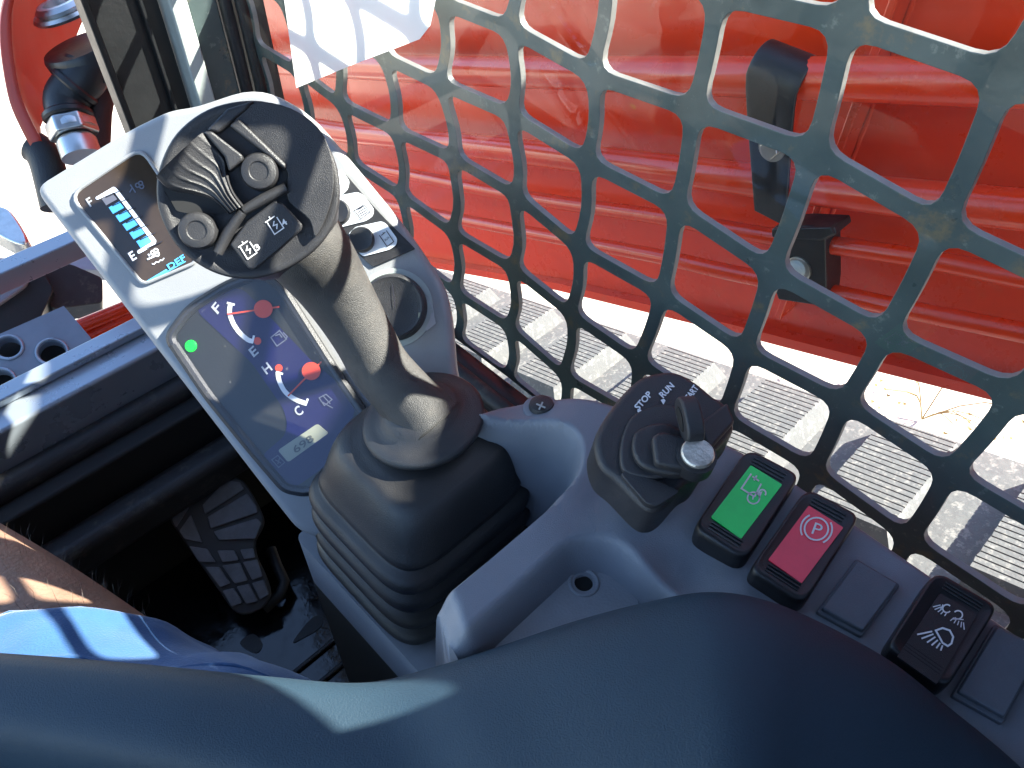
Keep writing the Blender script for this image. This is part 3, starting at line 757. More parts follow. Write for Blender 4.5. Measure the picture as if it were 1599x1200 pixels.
    for k in range(520):
        t = rnd.uniform(.30, 1.0); c = np.array([-.038, .21, -.495]) * (1 - t) + np.array([-.137, .52, -.472]) * t
        rad = .070 * (1 - t) + .071 * t
        a = rnd.uniform(-.6, 2.2); d = nrm([-.1, .31, 0]); u = nrm(np.cross(d, [0, 0, 1])); nn = u * math.cos(a) + np.array([0, 0, 1]) * math.sin(a)
        p = c + nn * rad * .97; q = p + nn * rnd.uniform(.006, .013) + d * rnd.uniform(-.004, .012) + np.array([0, 0, rnd.uniform(-.004, .003)])
        mdl = (p + q) / 2 + np.array([rnd.uniform(-1, 1), rnd.uniform(-1, 1), rnd.uniform(-1, 1)]) * .0015
        s = .0001; b = len(V)
        V += [p - u * s, p + u * s, mdl + u * s, mdl - u * s, q]; Fc += [[b, b + 1, b + 2, b + 3], [b + 3, b + 2, b + 4]]
    struct(obj('leg_hair', V, Fc, m_hair, e, smooth=False), 'stuff')
person()

# ================================================================== RIGHT CONSOLE
def sd_poly(px, py, poly):
    """signed distance to polygon (negative inside), vectorised"""
    d = np.full(px.shape, 1e9); ins = np.zeros(px.shape, bool); n = len(poly)
    for i in range(n):
        ax, ay = poly[i]; bx, by = poly[(i + 1) % n]
        ex, ey = bx - ax, by - ay; wx, wy = px - ax, py - ay
        t = np.clip((wx * ex + wy * ey) / (ex * ex + ey * ey), 0, 1)
        d = np.minimum(d, (wx - ex * t) ** 2 + (wy - ey * t) ** 2)
        c = ((ay <= py) & (by > py)) | ((by <= py) & (ay > py))
        with np.errstate(divide='ignore', invalid='ignore'):
            xi = ax + (py - ay) / (by - ay) * ex
        ins ^= c & (px < xi)
    d = np.sqrt(d); return np.where(ins, -d, d)
def console():
    c = thing('control_console', 'moulded grey plastic right hand console around the joystick and switches', 'console')
    st = .0015
    xs = np.arange(.070, .262, st); ys = np.arange(-.22, .30, st)
    X, Y = np.meshgrid(xs, ys)
    outer = [(.0785, -.22), (.251, -.22), (.251, .060), (.243, .090), (.2285, .140), (.216, .168), (.203, .184), (.186, .194), (.168, .1965), (.163, .266), (.086, .266), (.086, .123), (.0795, .113)]
    outer = [tuple(p) for p in rpoly(outer, .006, 3)]
    so_ = sd_poly(X, Y, outer)
    pocket = [(.04, .33), (.04, .126), (.150, .1245), (.178, .128), (.194, .143), (.1905, .160), (.178, .176), (.166, .192), (.163, .33)]
    pocket = [tuple(p) for p in rpoly(pocket, .012, 4)]
    sp = sd_poly(X, Y, pocket)
    Z = np.full(X.shape, -.300)
    Z += -.010 * sstep(.15, .185, Y) * sstep(.15, .19, X)                    # shelf falls a little towards the front
    Z += .004 * sstep(.115, .095, Y) * sstep(.150, .185, X) * sstep(.06, .085, Y)   # pedestal under the key switch
    # recess for the cover plate
    rec = [(.05, .1045), (.147, .1045), (.160, .092), (.158, .060), (.140, -.05), (.140, -.3), (.05, -.3)]
    sr = sd_poly(X, Y, [tuple(p) for p in rpoly(rec, .012, 4)])
    Z -= .021 * sstep(.004, -.008, sr)
    # concave scoop between key switch and rockers
    Z -= .0065 * np.exp(-(((X - .172) / .014) ** 2 + ((Y - .066) / .016) ** 2))
    # rounded outer shoulder
    Z -= .010 * sstep(-.011, 0, so_) ** 2
    # low left rim of the joystick pocket
    wall = sstep(.0015, -.013, sp)
    zl = np.minimum(Z, -.30)
    Z = Z * (1 - wall) + (-.418) * wall
    keep = so_ < .0012
    hole = (sp < -.0135) & (X > .103) & (Y < .255) & (Y > .158)
    idx = -np.ones(X.shape, int); V = []; Fc = []
    def vid(j, i):
        if idx[j, i] < 0: idx[j, i] = len(V); V.append((X[j, i], Y[j, i], Z[j, i]))
        return idx[j, i]
    for j in range(len(ys) - 1):
        for i in range(len(xs) - 1):
            q = [(j, i), (j, i + 1), (j + 1, i + 1), (j + 1, i)]
            if all(keep[a] for a in q) and not all(hole[a] for a in q): Fc.append([vid(*a) for a in q])
    o = obj('deck', V, Fc, m_grey, c, sharp=0)
    # snap the boundary onto the outline, then skirt
    me = o.data; bm = bmesh.new(); bm.from_mesh(me)
    be = [e for e in bm.edges if e.is_boundary]
    P = np.array(outer)
    for v in {v for e in be for v in e.verts}:
        best = None
        for i in range(len(P)):
            a, b = P[i], P[(i + 1) % len(P)]; e = b - a
            t = np.clip(((v.co.x - a[0]) * e[0] + (v.co.y - a[1]) * e[1]) / (e @ e), 0, 1); q = a + e * t
            dd = (q[0] - v.co.x) ** 2 + (q[1] - v.co.y) ** 2
            if best is None or dd < best[0]: best = (dd, q)
        if best[0] < .003 ** 2: v.co.x, v.co.y = best[1]
    r = bmesh.ops.extrude_edge_only(bm, edges=be)
    for v in [g for g in r['geom'] if isinstance(g, bmesh.types.BMVert)]:
        v.co.z = min(v.co.z - .02, -.47)
    bmesh.ops.recalc_face_normals(bm, faces=bm.faces); bm.to_mesh(me); bm.free()
    for p in me.polygons: p.use_smooth = True
    me.set_sharp_from_angle(angle=R(55))
    box('pocket_dark_sheet', (.09, .125, -.475), (.20, .262, -.462), m_dark, c)  # black sheet under the cut-out paints the shade in the pocket
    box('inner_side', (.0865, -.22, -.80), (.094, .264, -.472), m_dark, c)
    # lighter cover plate with a screw hole
    pl = Plane((0, 0, -.3175), (0, 0, 1))
    out = rpoly([(770, 1004), (902, 884), (928, 877), (996, 934), (1010, 1010), (800, 1070)], 10, 4)
    bm = bmesh.new(); vs = [bm.verts.new(pl.pt(*p)) for p in out]; ed = [bm.edges.new((vs[i], vs[(i + 1) % len(vs)])) for i in range(len(vs))]
    hc = pl.pt(912, 910); rr = .0042
    hv = [bm.verts.new(hc + rr * np.array([math.cos(t * math.pi / 12), math.sin(t * math.pi / 12), 0])) for t in range(24)]
    ed += [bm.edges.new((hv[i], hv[(i + 1) % 24])) for i in range(24)]
    bmesh.ops.triangle_fill(bm, use_beauty=True, edges=ed)
    r = bmesh.ops.extrude_face_region(bm, geom=list(bm.faces))
    bmesh.ops.translate(bm, verts=[g for g in r['geom'] if isinstance(g, bmesh.types.BMVert)], vec=(0, 0, -.0025))
    bmesh.ops.recalc_face_normals(bm, faces=bm.faces)
    me = bpy.data.meshes.new('cover_plate'); bm.to_mesh(me); bm.free(); me.materials.append(m_plate)
    o = bpy.data.objects.new('cover_plate', me); C.objects.link(o); o.parent = c; o['label'] = 'pale cover plate with a round screw hole'
    tube('hole_boss', [hc + .0062 * np.array([math.cos(t * math.pi / 14), math.sin(t * math.pi / 14), 0]) for t in range(29)], .0009, m_plate, o, n=8)
    lathe('hole_bottom', hc + [0, 0, -.0022], (0, 0, 1), [(.0048, 0), (.0048, .0004)], m_dark, o)
    # Phillips screw on the shelf
    sc = onz(846, 636, -.307)
    s = lathe('screw', sc, (.05, .1, 1), [(.0062, -.004), (.0066, .001), (.006, .0028), (.0035, .0036)], m_blk, c, n=28)
    pls = Plane(sc + [0, 0, .0042], (.05, .1, 1)); x, y = 845, 634
    strokes('cross_slot', pls, [[(x - 7, y - 3), (x + 7, y + 3)], [(x - 3, y + 6), (x + 3, y - 6)]], 2.6, m_frame2, s, .0)
    lathe('screw_seat', sc + [0, 0, -.0005], (.05, .1, 1), [(.0095, -.006), (.0095, .0), (.0085, .0006)], m_grey, c, n=28)
console()

# ------------------------------------------------------------------ rocker switches
def switch(outline, label_px, lm, zt, name, label, group):
    t = thing(name, label, 'switch', group)
    pl = Plane((0, 0, zt), (0, 0, 1))
    top = [pl.pt(x, y) for x, y in rpoly(outline, [22, 16, 22, 16], 5)]
    n = len(top); c = sum(top) / n
    # rocker: pillow top, vertical skirt
    ring = lambda s, h: [(p - c) * s + c + np.array([0, 0, h]) for p in top]
    V = ring(1.02, -.018) + ring(1.02, -.004) + ring(1.0, -.0012) + ring(.965, .0) + ring(.90, -.0001) + ring(.84, -.0006)
    Fc = []
    for k in range(5):
        for i in range(n): Fc.append([k * n + i, k * n + (i + 1) % n, (k + 1) * n + (i + 1) % n, (k + 1) * n + i])
    Fc.append(list(range(5 * n, 6 * n)))
    obj('rocker', V, Fc, m_face, t, sharp=0)
    pf = Plane((0, 0, zt - .0006), (0, 0, 1))
    if lm:
        ln = prism('lens', [pf.pt(x, y, .0006) for x, y in rpoly(label_px, 2, 2)], (0, 0, -.001), lm, t)
    # finger ridges at both ends
    o = [np.array(p) for p in outline]
    a, b, c_, d = o
    for s in (.075, .11, .145):
        p, q = a + (d - a) * s, b + (c_ - b) * s; L = [p + (q - p) * .2, p + (q - p) * .8]; P3 = [pf.pt(*x, .0004) for x in L]
        tube('finger_ridge', P3, .00035, m_face, t, n=6)
    for s in (.86, .895, .93):
        p, q = a + (d - a) * s, b + (c_ - b) * s; L = [p + (q - p) * .2, p + (q - p) * .8]; P3 = [pf.pt(*x, .0004) for x in L]
        tube('finger_ridge', P3, .00035, m_face, t, n=6)
    return t, Plane((0, 0, zt), (0, 0, 1))
z5 = zo(850, 550, 2.907)
z6 = zo(1150, 750, 2.667)
G = 'rocker switches along the console'
def switches():
    t, pl = switch(z5([(925, 430), (1165, 555), (915, 945), (680, 795)]), z5([(937, 517), (1080, 605), (893, 852), (757, 752)]), m_green, -.2905,
                   'rocker_switch', 'black rocker switch with a bright green lens and lock symbol', G)
    # hydraulic lock icon: open box, piston bar, padlock
    I = lambda L: z5(L)
    strokes('lock_icon', pl, [I([(940, 555), (895, 622), (955, 660)]), I([(955, 658), (985, 600)]), I([(945, 568), (975, 588)]), I([(965, 563), (952, 585)])], 2.6, m_wht, t)
    strokes('padlock_icon', pl, [circ(*I([(950, 665)])[0], 9.5, 9, 0, 360), I([(975, 665), (985, 640)]) + circ(*I([(990, 643)])[0], 5.5, 5.5, 180, 400, 12), I([(949, 660), (946, 672)])], 2.4, m_wht, t)
    t, pl = switch(z5([(1195, 610), (1438, 738), (1180, 1145), (935, 985)]), z5([(1200, 700), (1357, 800), (1168, 1053), (1017, 945)]), m_red_l, -.2905,
                   'rocker_switch', 'black rocker switch with a red lens and parking brake symbol', G)
    cx, cy = I([(1235, 805)])[0]
    strokes('brake_icon', pl, [circ(cx, cy, 18.5, 17.5), circ(cx, cy, 24.5, 23.5, 155, 245, 12), circ(cx, cy, 24.5, 23.5, -25, 65, 12)], 2.6, m_wht, t)
    text('brake_letter', pl, 'P', (cx - 8, cy + 7), (cx + 5, cy + 12), 19, m_wht, t, up=(6, -16))
    t, pl = switch(z6([(835, 372), (1095, 525), (880, 870), (630, 690)]), z6([(852, 470), (1000, 560), (830, 850), (672, 730)]), None, -.2905,
                   'rocker_switch', 'black rocker switch with white work lamp symbols near the armrest', G)
    prism('symbol_panel', [pl.pt(x, y, .0) for x, y in rpoly(z6([(850, 470), (1003, 562), (835, 850), (672, 735)]), 2, 2)], (0, 0, -.001), m_blk, t)
    L = [circ(*z6([(876, 537)])[0], 6.5, 6.2, 40, 320, 14), circ(*z6([(922, 563)])[0], 7, 6.5, -140, 140, 14)]
    strokes('lamp_icon', pl, L, 2.2, m_wht, t)
    rays = [[(850, 522), (818, 530)], [(852, 530), (825, 541)], [(855, 539), (838, 551)], [(862, 548), (850, 560)], [(874, 556), (866, 568)],
            [(905, 575), (890, 588)], [(915, 582), (905, 598)], [(926, 588), (920, 606)], [(937, 592), (934, 615)], [(945, 595), (948, 625)], [(860, 520), (850, 540)], [(900, 580), (945, 583)]]
    strokes('lamp_rays', pl, [z6(r) for r in rays], 1.7, m_wht, t)
    strokes('lamp_icon', pl, [z6([(830, 628), (858, 618), (888, 628), (902, 655), (895, 682), (880, 693), (858, 680), (830, 628)])], 3.0, m_wht, t)
    rays = [[(815, 632), (752, 645)], [(820, 643), (770, 662)], [(828, 655), (793, 678)], [(838, 668), (812, 690)], [(848, 680), (832, 702)], [(858, 690), (850, 712)]]
    strokes('lamp_rays', pl, [z6(r) for r in rays], 2.6, m_wht, t)
    # blank covers
    for pts, lab in ((z6([(505, 318), (692, 428), (530, 645), (338, 540)]), 'grey blank switch cover between the red and the lamp switch'),
                     (z6([(1085, 590), (1290, 700), (1120, 1010), (905, 890)]), 'grey blank switch cover beyond the lamp switch')):
        b = thing('blank_cover', lab, 'cover', 'blank switch covers')
        pl = Plane((0, 0, -.2965), (0, 0, 1))
        prism('cover_base', [pl.pt(x, y, -.0015) for x, y in rpoly(pts, 5)], (0, 0, -.01), m_blank, b, bevel=.001)
        P = [np.array(p) for p in pts]; cc = sum(P) / 4
        prism('cover_cap', [pl.pt(*(cc + (p - cc) * .90), .0006) for p in P], (0, 0, -.004), m_blank, b, bevel=.0009)
switches()

# ------------------------------------------------------------------ ignition switch
def ignition():
    t = thing('ignition_switch', 'black ignition key switch housing marked stop, run and start', 'key switch')
    nn = nrm([-.10, -.12, 1]); pl = Plane(onz(1035, 690, -.262), nn)
    out = [(505, 90), (600, 85), (690, 130), (770, 195), (825, 232), (862, 320), (850, 365), (760, 470), (700, 560), (640, 600), (560, 690), (500, 715), (440, 690), (330, 580), (262, 520), (232, 440), (240, 360), (320, 230), (420, 125)]
    o3 = [pl.pt(x, y) for x, y in cat(z5(out), 4)]
    prism('housing', o3, -nn * .024, m_blk, t, bevel=.0034, seg=5, scale_bottom=1.04)
    def P(L, h=0): return [pl.pt(x, y, h) for x, y in z5(L)]
    # raised tail rib and sloping wing
    prism('wing', P([(700, 330), (828, 236), (862, 325), (742, 460)], .0022), -nn * .004, m_blk, t, bevel=.0015)
    prism('lower_rib', P([tuple(a) for a in rpoly([(340, 560), (385, 540), (620, 640), (510, 712), (460, 700)], 25)], .0024), -nn * .005, m_blk, t, bevel=.002)
    prism('dial_ring', P([tuple(a) for a in cat([(350, 540), (345, 420), (390, 310), (470, 265), (560, 250), (640, 300), (660, 400), (640, 500), (540, 580), (430, 580)], 4)], .0030), -nn * .005, m_blk, t, bevel=.0016)
    prism('dial', P([tuple(a) for a in cat([(392, 470), (400, 400), (450, 365), (540, 350), (640, 400), (680, 460), (650, 560), (590, 585), (480, 565), (420, 530)], 4)], .0062), -nn * .006, m_blk, t, bevel=.002)
    prism('dial_arm', P([tuple(a) for a in rpoly([(470, 430), (520, 410), (690, 460), (735, 530), (700, 590), (590, 580), (485, 555)], 25)], .0105), -nn * .006, m_blk, t, bevel=.002)
    lathe('arm_end', pl.pt(*z5([(665, 528)])[0], .004), nn, [(.0082, 0), (.0082, .0075)], m_blk, t, bevel=0)
    k = lathe('metal_cap', pl.pt(*z5([(667, 524)])[0], .0105), nn, [(.0066, 0), (.0068, .0022), (.0062, .0030), (.003, .0032)], m_key, t, n=36)
    # key bow: standing blade with a slot
    b0, b1 = z5([(648, 448)])[0], z5([(598, 263)])[0]
    A = pl.pt(*b0, .008); up = nn; al = nrm(pl.pt(*b1) - pl.pt(*b0)); sd_ = np.cross(nn, al)
    Lb = np.linalg.norm(pl.pt(*b1) - pl.pt(*b0))
    prof = [(-.002, 0), (-.003, .006), (0.0, .0105), (.008, .0125), (.0145, .0110), (.0175, .0065), (.0165, .002), (.012, 0)]
    ko = prism('key_bow', [A + al * a + up * h + sd_ * .0038 for a, h in cat(prof, 4)], -sd_ * .0076, m_blk, t, bevel=.0014)
    prism('bow_slot', [A + al * a + up * h - sd_ * .0041 for a, h in cat([(.002, .005), (.006, .0088), (.012, .0080), (.013, .0045), (.007, .003)], 3)], sd_ * .0083, m_dark, ko)
    # lettering
    tp = Plane(pl.p + nn * .0004, nn)
    Z = lambda a: z5([a])[0]
    text('stop_lettering', tp, 'STOP', Z((428, 268)), Z((492, 196)), 9.8, m_wht, t, bold=.03)
    text('run_lettering', tp, 'RUN', Z((540, 212)), Z((592, 158)), 9.8, m_wht, t, bold=.03)
    text('start_lettering', tp, 'START', Z((650, 236)), Z((702, 166)), 9.8, m_wht, t, bold=.03)
    for a in ((434, 274), (541, 226), (655, 258)):
        x, y = Z(a); patch('pointer_mark', tp, [(x - 4.5, y - 2), (x + 1, y - 4), (x + 3.5, y - 1), (x, y + 5)], m_wht, t, .0004)
ignition()

# ------------------------------------------------------------------ armrest
def armrest():
    E_ = [(-420, 985, .345), (-200, 998, .34), (0, 1008, .335), (200, 1022, .33), (400, 1040, .325), (560, 1050, .32), (680, 1022, .315), (780, 990, .313), (900, 950, .310), (1010, 921, .307), (1110, 904, .304), (1200, 916, .302),
          (1290, 952, .30), (1400, 1012, .295), (1500, 1090, .288), (1600, 1172, .28), (1720, 1290, .27), (1850, 1440, .26)]
    pts = cat(E_, 6, False)
    sec = [(.012, -.055), (.002, -.035), (-.001, -.018), (.0015, -.006), (.008, .002), (.020, .0065), (.040, .0085), (.065, .0085), (.085, .006), (.098, -.004), (.104, -.02), (.104, -.04), (.095, -.055)]
    V = []; Fc = []; k = len(sec)
    for i, (x, y, d) in enumerate(pts):
        p = at(x, y, d); h = np.array([-p[0] * .9 + .02, -p[1] - .05, 0]); h = nrm(h)
        for a, b in sec: V.append(p + h * a + np.array([0, 0, b]))
    for i in range(len(pts) - 1):
        for j in range(k): Fc.append([i * k + j, i * k + (j + 1) % k, (i + 1) * k + (j + 1) % k, (i + 1) * k + j])
    Fc += [list(range(k))[::-1], list(range((len(pts) - 1) * k, len(pts) * k))]
    o = obj('armrest', V, Fc, m_vinyl, sharp=0); s = o.modifiers.new('sub', 'SUBSURF'); s.levels = s.render_levels = 1
    tag(o, 'dark blue black padded vinyl armrest across the bottom of the view', 'armrest')
armrest()

# ================================================================== MONITOR PANEL
PD = .445
def monitor():
    t = thing('monitor_panel', 'light grey instrument panel with two displays in front of the joystick', 'instrument panel')
    n = M @ np.array([0, 0, -1.]); pl = Plane(at(400, 450, PD), n)
    P = lambda L, h=0: [pl.pt(x, y, h) for x, y in L]
    out = [(46, 292), (200, 198), (262, 168), (300, 163), (400, 130), (480, 170), (545, 245), (640, 360), (697, 448), (706, 490), (716, 600), (760, 700), (560, 850), (468, 838), (410, 765)]
    prism('housing', P(rpoly(out, [26, 30, 20, 20, 60, 40, 30, 60, 30, 20, 30, 30, 30, 26, 30], 5)), -n * .045, m_panel, t, bevel=.006, seg=5, scale_bottom=.97)
    # bevelled bottom lip
    # ---- upper display
    z = zo(100, 210, 4.8)
    scr = rpoly(z([(52, 462), (585, 105), (980, 700), (1000, 960), (600, 1130)]), [22, 22, 40, 10, 12], 4)
    d = prism('upper_display', P(scr, .0006), -n * .001, m_screen, t)
    o3 = P(scr, .0006); tube('display_bezel', o3 + [o3[0]], .0011, m_panel, d, n=8)
    Q = lambda L: z(L)
    patch('bar_frame', pl, rpoly(Q([(242, 478), (382, 395), (412, 420), (700, 800), (690, 830), (565, 900), (553, 878), (668, 808), (385, 436), (255, 495)]), 2, 2), m_white_e, d, .0009)
    dx, dy = 51.5, 63.5
    for i in range(6):
        a = [(292 + dx * i, 488 + dy * i), (372 + dx * i, 445 + dy * i), (407 + dx * i, 490 + dy * i), (325 + dx * i, 536 + dy * i)]
        patch('bar_segment', pl, Q(a), m_grey_e if i == 0 else m_blue_e, d, .0010)
    strokes('bar_ticks', pl, [Q([(320 + dx * i, 541 + dy * i - 63), (438 + dx * i, 487 + dy * i - 63)]) for i in range(7)], 1.6, m_ink, d, .0012)
    text('full_mark', pl, 'F', Q([(205, 548)])[0], Q([(236, 529)])[0], 14, m_dim, d, .001, up=(-8, -13), bold=.02)
    text('empty_mark', pl, 'E', Q([(522, 952)])[0], Q([(556, 931)])[0], 14, m_white_e, d, .001, up=(-8, -13), bold=.02)
    text('def_lettering', pl, 'DEF', Q([(800, 1020)])[0], Q([(925, 940)])[0], 9.5, m_blue_e, d, .001, bold=.015)
    patch('def_bar', pl, Q([(605, 1115), (775, 1012), (785, 1022), (640, 1113)]), m_blue_e, d, .001)
    strokes('def_line', pl, [Q([(640, 1114), (920, 955)])], 1.2, m_blue_e, d, .0011)
    cl = lambda cx, cy: [circ(*Q([(cx + a, cy + b)])[0], 3.2, 3.2, 0, 360, 10) for a, b in ((0, 0), (22, -14), (30, 10))]
    strokes('exhaust_icon', pl, cl(675, 890) + [Q([(632, 940), (690, 915)]), Q([(640, 900), (650, 915)])], 2.2, m_white_e, d, .001)
    strokes('wave_icon', pl, [Q([(668, 972), (684, 975), (700, 958), (716, 962), (730, 945), (744, 948), (758, 930)])], 1.3, m_white_e, d, .001)
    strokes('dim_icon', pl, cl(560, 385) + [Q([(505, 380), (545, 440)]), Q([(520, 405), (500, 440)])], 2.0, m_faint, d, .001)
    # ---- lower gauge window, a slightly raised lens
    z = zo(320, 440, 3.75)
    win = [(268, 528), (300, 484), (360, 446), (412, 428), (440, 446), (520, 572), (600, 690), (600, 730), (480, 768), (448, 762), (400, 706), (330, 620)]
    w3 = rpoly(win, [14, 20, 20, 14, 14, 20, 20, 20, 12, 10, 20, 20], 4)
    wb = prism('gauge_window', P(w3, .0030), -n * .004, m_gdark, t, bevel=.0012, seg=3)
    wb['label'] = 'lower display with fuel and temperature gauges'
    blue = [z(q) for q in ([(200, 40), (250, 60), (640, 470), (850, 640), (900, 700), (820, 1000), (560, 1190), (470, 1190), (350, 1010), (480, 900), (495, 830), (470, 740), (290, 480), (-20, 190), (-30, 140)],)][0]
    patch('gauge_face', pl, rpoly(blue, 8, 3), m_gblue, wb, .0033)
    def arc(cx, cy, r, a0, a1): return [np.array(p) for p in circ(*z([(cx, cy)])[0], r, r, a0, a1, 20)]
    # fuel gauge
    a1 = z([(165, 135), (160, 185), (180, 245), (203, 282)]); a2 = z([(203, 284), (235, 318), (270, 345), (298, 352)])
    strokes('fuel_scale', pl, [cat(a1, 5, False), cat(a2, 5, False)], 7.2, m_wht, wb, .0037)
    strokes('fuel_scale_end', pl, [z([(145, 128), (190, 140)]), z([(292, 360), (302, 318)])], 3.2, m_wht, wb, .0038)
    patch('fuel_low_mark', pl, circ(*z([(322, 350)])[0], 6, 6, 0, 360, 12), m_needle, wb, .0037)
    strokes('fuel_needle', pl, [z([(148, 195), (450, 152)])], 2.4, m_needle, wb, .0042)
    patch('fuel_hub', pl, circ(*z([(358, 165)])[0], 14.5, 14), m_needle, wb, .0045)
    text('fuel_full', pl, 'F', z([(90, 195)])[0], z([(116, 162)])[0], 15.0, m_dim, wb, .0037, up=(-10, -11), bold=.02)
    text('fuel_empty', pl, 'E', z([(300, 445)])[0], z([(330, 418)])[0], 14.375, m_dim, wb, .0037, up=(-9, -12), bold=.02)
    # temperature gauge
    a1 = z([(440, 530), (448, 580), (475, 635), (510, 670), (555, 695), (600, 712)])
    strokes('heat_scale', pl, [cat(a1, 5, False)], 7.2, m_wht, wb, .0037)
    strokes('heat_scale_end', pl, [z([(430, 530), (470, 542)]), z([(600, 725), (615, 685)])], 3.2, m_wht, wb, .0038)
    patch('heat_high_mark', pl, circ(*z([(446, 507)])[0], 6, 6, 0, 360, 12), m_needle, wb, .0037)
    strokes('heat_needle', pl, [z([(500, 670), (695, 470)])], 2.4, m_needle, wb, .0042)
    patch('heat_hub', pl, circ(*z([(636, 525)])[0], 14.5, 14), m_needle, wb, .0045)
    text('heat_hot', pl, 'H', z([(375, 545)])[0], z([(410, 515)])[0], 14.375, m_dim, wb, .0037, up=(-9, -12), bold=.02)
    text('heat_cold', pl, 'C', z([(560, 790)])[0], z([(592, 765)])[0], 14.375, m_dim, wb, .0037, up=(-9, -12), bold=.02)
    # faint icons
    strokes('pump_icon', pl, [z([(400, 330), (435, 380), (490, 340), (450, 290), (400, 330)]), z([(425, 320), (450, 310), (465, 330)]), z([(480, 350), (495, 325), (470, 300)])], 1.8, m_faint, wb, .0037)
    strokes('coolant_icon', pl, [z([(680, 680), (710, 725), (755, 690), (720, 660), (680, 680)]), z([(690, 700), (760, 740)]), z([(700, 665), (745, 715)])], 1.6, m_faint, wb, .0037)
    strokes('hour_icon', pl, [z([(405, 1040), (445, 1085), (480, 1055), (440, 1015), (405, 1040)]), z([(425, 1040), (460, 1060)]), z([(450, 1030), (440, 1065)])], 1.6, m_faint, wb, .0037)
    # hour meter
    lcd = prism('hour_meter', P(rpoly(z([(440, 985), (670, 830), (735, 885), (500, 1055)]), 4, 3), .0038), -n * .001, m_lcd, wb)
    text('hour_digits', pl, '698', z([(545, 1003)])[0], z([(655, 925)])[0], 11, m_lcdseg, wb, .0041, bold=.01)
    # status light
    lathe('status_light', pl.pt(302, 541, .0030), n, [(.0034, 0), (.0030, .0010), (.0015, .0016)], m_glow_g, wb, n=20)
    lens = P([tuple(p) for p in w3], .0060); ln = obj('gauge_lens', lens, [list(range(len(lens)))], m_lens, wb, smooth=False)
    rim = P([tuple(p) for p in w3], .0030); tube('lens_rim', rim + [rim[0]], .0030, m_blk, wb, n=8)
    # ---- button block
    z = zo(520, 270, 4.138)
    blk = z([(-300, 330), (-60, -60), (85, 10), (300, 260), (535, 492), (262, 612), (100, 470)])
    bb = prism('button_block', P(rpoly(blk, [3, 10, 8, 60, 3, 3, 3], 3), .0012), -n * .003, m_blk, t, bevel=.0006)
    for q in ([(-100, 90), (60, -20), (112, 60), (100, 115), (60, 150), (-60, 180)], [(-60, 240), (60, 150), (165, 130), (205, 150), (270, 240), (262, 285), (220, 315), (40, 360)],
              [(105, 400), (150, 355), (320, 318), (350, 335), (420, 430), (415, 470), (370, 500), (200, 545), (130, 480)]):
        prism('button_label', P(rpoly(z(q), 4, 3), .0018), -n * .0006, m_label, bb)
    for q in ((40, 265), (195, 440)):
        c = pl.pt(*z([q])[0], .0016); lathe('push_button', c, n, [(.0072, 0), (.0072, .0032), (.0064, .0042), (.0040, .0036), (.001, .0034)], m_blk, bb, n=32)
    strokes('page_icon', pl, [z([(145, 250), (205, 213), (247, 258), (185, 305), (145, 250)]), z([(168, 262), (212, 235)]), z([(176, 274), (222, 247)]), z([(184, 286), (230, 259)]), z([(170, 240), (182, 236), (205, 222)])], 1.3, m_ink, bb, .0021)
    strokes('cylinder_icon', pl, [z([(305, 408), (355, 482), (398, 450), (350, 378)]), z([(318, 410), (344, 388)]), z([(328, 390), (334, 400)])], 1.3, m_ink, bb, .0021)
    text('aux_lettering', pl, 'AUX', z([(345, 448)])[0], z([(372, 424)])[0], 3.6, m_ink, bb, .0021)
    # ---- throttle dial
    c = pl.pt(616, 481, 0)
    dl = lathe('throttle_dial', c, n, [(.0190, 0), (.0190, .004), (.0178, .0075), (.0166, .0080), (.015, .0072), (.004, .0068)], m_blk, t, n=48)
    strokes('dial_notch', pl, [z([(400, 735), (415, 880)])], 1.5, m_ink, dl, .0076)
    lathe('dial_well', pl.pt(616, 481, .0004), n, [(.0222, -.001), (.0222, .0006), (.0205, .0008)], m_frame2, t, n=48)
    strokes('dial_scale', pl, [cat(z([(330, 705), (430, 690), (520, 720), (600, 790), (645, 870), (655, 925)]), 6, False)], 1.6, m_dim, t, .0012)
    strokes('dial_scale', pl, [z([(590, 888), (645, 888)])], 1.2, m_dim, t, .0012)
    patch('dial_badge', pl, z([(590, 910), (652, 905), (668, 975), (610, 1022), (580, 985)]), m_dim, t, .0011)
    patch('dial_mark', pl, z([(565, 912), (580, 912), (578, 948), (562, 945)]), m_lcd, dl, .0078)
monitor()

